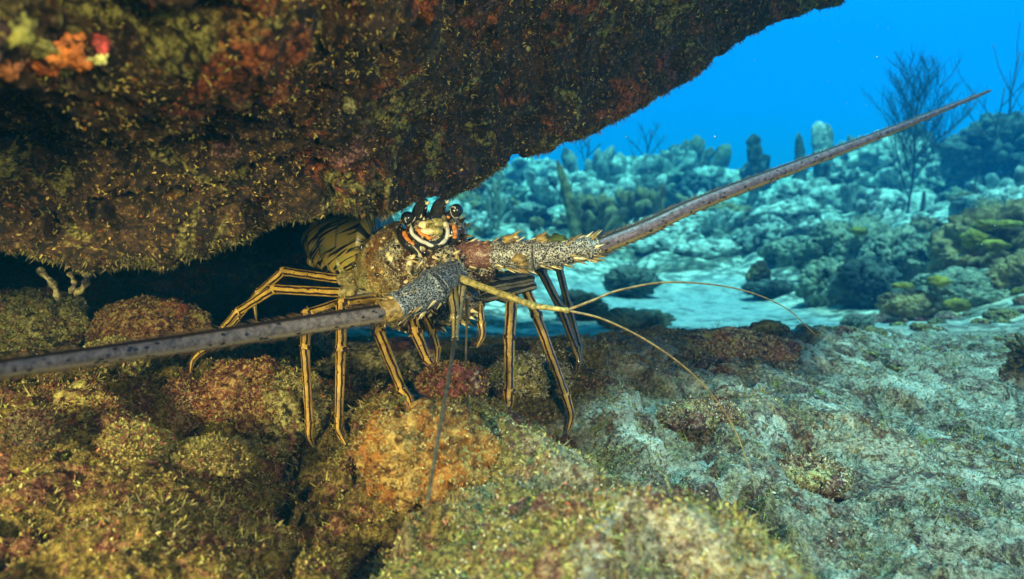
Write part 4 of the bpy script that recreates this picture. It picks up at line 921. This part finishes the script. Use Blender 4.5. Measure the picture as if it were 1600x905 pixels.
for i in range(290):
    yy = 2.9 + 7.5 * rr.random() ** .9; pxx = rr.uniform(690, 1640); xx = (pxx - 800) / F * yy
    if yy < 4.0 and 880 < pxx < 1330: continue
    if yy > 6.0 and 1150 < pxx < 1310: continue
    pk = rr.choice((0, 0, 1, 2, 3, 3, 4, 5, 6, 7, 7, 8, 9))
    o = link('coral_lump', protos[pk], label='small %s coral lump among many on the hazy reef' % LUMP[pk], cat='coral', group='small %s coral lumps on the hazy reef' % LUMP[pk], loc=(xx, yy, gz(xx, yy) + .01 * yy))
    s_ = rr.uniform(.010, .042) * yy * rr.choice((.7, 1, 1, 1.35)); o.scale = (s_, s_ * rr.uniform(.8, 1.1), s_ * rr.uniform(.6, 1.2)); o.rotation_euler = (rr.uniform(-.3, .3), rr.uniform(-.3, .3), rr.uniform(0, 6.28))
G2 = 'stones scattered on the right slope'
pst = [mesh_np('stone', *blobmesh('c', (1, .9, .7), None, 330 + k, 4, 2.4, .4, .2, .04), mt) for k, mt in enumerate((MAT_MAR, MAT_DRK, MAT_OLV))]
for i in range(90):
    yy = rr.uniform(.85, 1.5) if i < 34 else rr.uniform(1.3, 2.6); pxx = rr.uniform(1250, 1620) if i < 34 else rr.uniform(1330, 1640); xx = (pxx - 800) / F * yy
    o = link('stone', rr.choice(pst), label='small crusted stone among others on the right slope', cat='stone', group=G2, loc=(xx, yy, gz(xx, yy)))
    s_ = rr.uniform(.006, .020) * yy * (1 if i < 34 else 1.3); o.scale = (s_, s_, s_ * .8); o.rotation_euler = (0, 0, rr.uniform(0, 6.28))

def soft(name, base, h_, d, seed, label, cat, mat, levels=4, spread=.5, r0=.010, lean=0.0, first=.35, kids=4, group=None, planar=.25):
    """branching sea plume / gorgonian; h_ in photo pixels at depth d"""
    rg = random.Random(seed); M = Mesh(); b0 = P(base[0], base[1], d); H = h_ / F * d
    zt = gz(b0[0], b0[1]); start = np.array([b0[0], b0[1], min(b0[2], zt) - .02])
    def br(p, dr, L, r, lv):
        n = 8; pts = [p]; dd = np.array(dr, float)
        for k in range(n - 1):
            dd = dd + np.array([rg.gauss(0, .09), rg.gauss(0, .05), .07]); dd /= np.linalg.norm(dd); pts.append(pts[-1] + dd * L / (n - 1))
        pts = np.array(pts); sweep(M, pts, np.linspace(r, r * .55, n), 6, 0)
        if lv <= 0: return
        kk = kids + (3 if lv == levels else 0)
        for k in range(kk):
            t_ = first + (1 - first) * (k + rg.random() * .6) / kk if lv == levels else .2 + .75 * (k + rg.random()) / kk
            i = min(n - 1, int(t_ * (n - 1))); sgn = 1 if (k % 2) else -1; a = rg.uniform(.45, .95) * spread * 2
            d2 = dd * math.cos(a) + np.array([sgn * math.sin(a), rg.gauss(0, planar), .1]); d2 /= np.linalg.norm(d2)
            br(pts[i], d2, L * rg.uniform(.38, .6) * (1.15 - .5 * t_ if lv == levels else 1), r * .55, lv - 1)
    br(start, np.array([lean, 0, 1.]), H + (b0[2] - start[2]) if b0[2] > start[2] else H, r0, levels)
    M.v = [v - start for v in M.v]
    link(name, M.build(name, [mat]), label=label, cat=cat, group=group, loc=start.tolist())
soft('sea_plume', (1417, 335), 200, 4.6, 1, 'tall dark branching sea plume rising past the antenna tip', 'sea plume', M_SOFT, levels=3, r0=.008, kids=9, first=.2, spread=.42)
soft('sea_plume', (1512, 290), 150, 5.4, 2, 'sparse sea plume beside the huge dark coral head', 'sea plume', M_SOFT, levels=2, r0=.008, kids=3)
soft('sea_rod', (1585, 200), 120, 5.4, 3, 'thin upright sea rod above the huge dark coral head', 'sea rod', M_SOFT, levels=1, r0=.008, kids=2, first=.5, spread=.15)
soft('sea_plume', (912, 310), 92, 7.5, 4, 'faint forked gorgonian in blue haze left of centre', 'gorgonian', M_SOFT, levels=2, r0=.014, kids=2, first=.4)
soft('sea_plume', (1008, 280), 76, 8.0, 5, 'faint bushy gorgonian left of the pyramid-shaped coral', 'gorgonian', M_SOFT, levels=2, r0=.013, kids=3)
soft('sea_plume', (778, 375), 92, 4.8, 6, 'pale bushy gorgonian right behind the lobster eyes', 'gorgonian', M_SOFTP, levels=3, r0=.015, kids=3, first=.1, spread=.35)
soft('sea_plume', (1440, 360), 60, 4.4, 7, 'short dark sea rod standing right of the tall sea plume', 'sea rod', M_SOFT, levels=0, r0=.02)
soft('sea_plume', (1517, 335), 50, 4.4, 8, 'stubby sea rod on the grey coral rubble', 'sea rod', M_SOFT, levels=0, r0=.016)
# finger-like sponges
def finger(name, px, py, top, d, r, label, lean=0, mat=FM_GREY, lumps=(1, .9, 1.1, .8), cat='sponge'):
    b0 = P(px, py, d); t0 = P(px + lean, top, d); zt = gz(b0[0], b0[1]); b0[2] = min(b0[2], zt - .02); M = Mesh(); n = 26
    rr_ = r / F * d * np.interp(np.linspace(0, 1, n), np.linspace(0, 1, len(lumps)), lumps); rr_[-1] *= .35; rr_[-2] *= .75
    pts = catmull([b0, (b0 + t0) / 2 + np.array([.02, 0, 0]), t0], n); sweep(M, pts - b0, rr_, 14, 0, rfun=lambda th, l: 1 + .14 * np.sin(3 * th + 9 * l) + .10 * np.sin(5 * th - 31 * l) + .08 * np.sin(70 * l))
    link(name, M.build(name, [mat]), label=label, cat=cat, loc=b0.tolist())
finger('knob_sponge', 1178, 262, 210, 6.0, 9, 'dark knob-topped sponge on the round rock', mat=FM_DARK, lumps=(1.3, .8, .8, 1.2, 1.1))
finger('finger_sponge', 1248, 258, 208, 6.0, 10, 'dark pointed sponge left of the pale twin tube', mat=FM_DARK, lumps=(1.4, 1.1, .8, .4))
finger('tube_sponge', 1279, 255, 190, 6.0, 10, 'pale tube sponge standing up against the blue water', mat=FM_PALE, lumps=(.9, .7, 1.1, 1.2, .9))
finger('tube_sponge', 1291, 255, 194, 6.02, 7, 'narrower tube leaning on the pale tube sponge', mat=FM_GREY, lumps=(.8, .8, 1.2, 1))
finger('sea_rod', 905, 345, 250, 4.4, 8, 'broad grey sea rod leaning left in front of the hazy reef', lean=-34, mat=FM_BRN, lumps=(.7, 1.2, 1.3, .9, .4), cat='sea rod')
finger('knob_sponge', 985, 598, 556, .70, 7, 'tiny orange-brown sponge knob behind the right legs', mat=MAT_ORG, lumps=(.6, .7, 1.2, .9))
# brown gorgonian clump at the right frame edge
M = Mesh(); rg = np.random.default_rng(8)
c_ = P(1612, 560, .80)
for k in range(90):
    a = rg.uniform(0, 6.28); el_ = rg.uniform(-.6, 1.4); d = np.array([math.cos(a) * math.cos(el_), math.sin(a) * math.cos(el_), math.sin(el_)]); L_ = rg.uniform(.018, .034)
    pts = catmull([c_, c_ + d * L_ * .6, c_ + d * L_ + rg.standard_normal(3) * .004], 8) - c_; sweep(M, pts, np.linspace(.0045, .0028, 8), 6, 0)
zb = gz(c_[0], c_[1]); sweep(M, catmull([np.zeros(3), np.array([.004, 0, (zb - c_[2]) * .6]), np.array([-.006, 0, zb - c_[2] - .01])], 10), np.full(10, .007), 8, 0)
link('soft_coral', M.build('soft_coral', [MAT_DRK]), label='bushy brown soft coral on a stalk cut by the right frame edge', cat='soft coral', loc=c_.tolist())
# stubby growths hanging under the ledge at far left
for k, (a, b_, a2, b2, r) in enumerate(((60, 420, 92, 470, 5), (135, 425, 118, 462, 5), (108, 425, 110, 458, 4))):
    M = Mesh(); p0 = P(a, b_, .42); p1 = P(a2, b2, .425); n = 14; sweep(M, catmull([p0, (p0 + p1) / 2 + np.array([.003, 0, 0]), p1], n), r / F * .42 * (1 + .3 * np.sin(np.arange(n) * 1.3)), 10, 0)
    child_world('hanging_growth', M.build('hanging_growth', [MAT_DRK]), root)
# round pale discs on the ledge
for (a, b_, r) in ((826, 75, 6), (545, 165, 14), (270, 298, 18), (940, 72, 4)):
    d = Vector(P(a, b_, 1) - CAM).normalized(); h0 = ledge_bvh.ray_cast(Vector(CAM), d)
    if h0[0]:
        dep = float((np.array(h0[0]) - CAM) @ FW); M = Mesh(); q = Vector((0, 0, 1)).rotation_difference(h0[1]).to_matrix(); v, f = ico(4); rr_ = r / F * dep
        v = v * (1 + .25 * fbm(v + a, 3, 3, 5))[:, None] * np.array([rr_, rr_, rr_ * .35]); v = v @ np.array(q).T + np.array(h0[0])
        M.add(v, f); child_world('crust_patch', M.build('crust_patch', [{826: M_ANN, 545: MAT_OLV, 270: MAT_ORG, 940: M_ANN}[a]]), root)

# ------------------------------------------------------------------ the water itself
v = np.array([(x_, y_, z_) for x_ in (-34, 34) for y_ in (-7, 47) for z_ in (-2.2, 3.0)], float)
f = np.array([(0, 1, 3, 2), (4, 6, 7, 5), (0, 4, 5, 1), (2, 3, 7, 6), (0, 2, 6, 4), (1, 5, 7, 3)])
m = bpy.data.materials.new('water_haze'); m.use_nodes = True; t = m.node_tree; t.nodes.clear(); o_ = t.nodes.new('ShaderNodeOutputMaterial'); pv = t.nodes.new('ShaderNodeVolumePrincipled'); t.links.new(pv.outputs[0], o_.inputs['Volume'])
pv.inputs['Color'].default_value = (.002, .080, .21, 1); pv.inputs['Absorption Color'].default_value = (.05, .86, .99, 1); pv.inputs['Density'].default_value = .20; pv.inputs['Anisotropy'].default_value = 0.0
link('haze', mesh_np('haze', v, f, m, smooth=False), kind='stuff', label='blue sea water fading the far reef', cat='water')
# bright sponges very near the lens at the upper left
for k, (a, b_, r, rgb) in enumerate(((30, 48, 26, (.30, .27, .05)), (60, 76, 20, (.22, .20, .05)), (118, 84, 26, (.50, .14, .02)), (160, 70, 13, (.55, .07, .05)), (152, 88, 12, (.80, .62, .18)), (66, 98, 22, (.50, .12, .02)), (92, 90, 16, (.62, .20, .03)), (8, 110, 18, (.35, .12, .03)))):
    d = Vector(P(a, b_, 1) - CAM).normalized(); h0 = ledge_bvh.ray_cast(Vector(CAM), d)
    if h0[0]:
        dep = float((np.array(h0[0]) - CAM) @ FW); M = Mesh(); rr_ = r / F * dep; v, f = ico(4); q = np.array(h0[1].to_track_quat('Z', 'Y').to_matrix())
        v = v * (1 + .7 * fbm(v + a, 1.6, 3, 5) + .3 * (lobes(v + a, 3, k) - .6))[:, None] * np.array([rr_, rr_, rr_ * .4]); M.add(v @ q.T + np.array(h0[0]), f)
        child_world('encrusting_sponge', M.build('encrusting_sponge', [plain('sponge_%d' % k, rgb, .7, .6, 260)]), root)
# specks drifting in the water
rg = np.random.default_rng(77); M = Mesh(); v0, f0 = ico(1)
for k in range(420):
    d = rg.uniform(.38, 3.2) ** 1.0; p = P(rg.uniform(-100, 1700), rg.uniform(-50, 560), d); M.add(v0 * rg.uniform(.00018, .0006) * (.6 + d * .8) + p, f0)
link('drifting_particles', M.build('drifting_particles', [M_WHITE]), kind='stuff', label='tiny pale specks drifting in the open water', cat='particles')
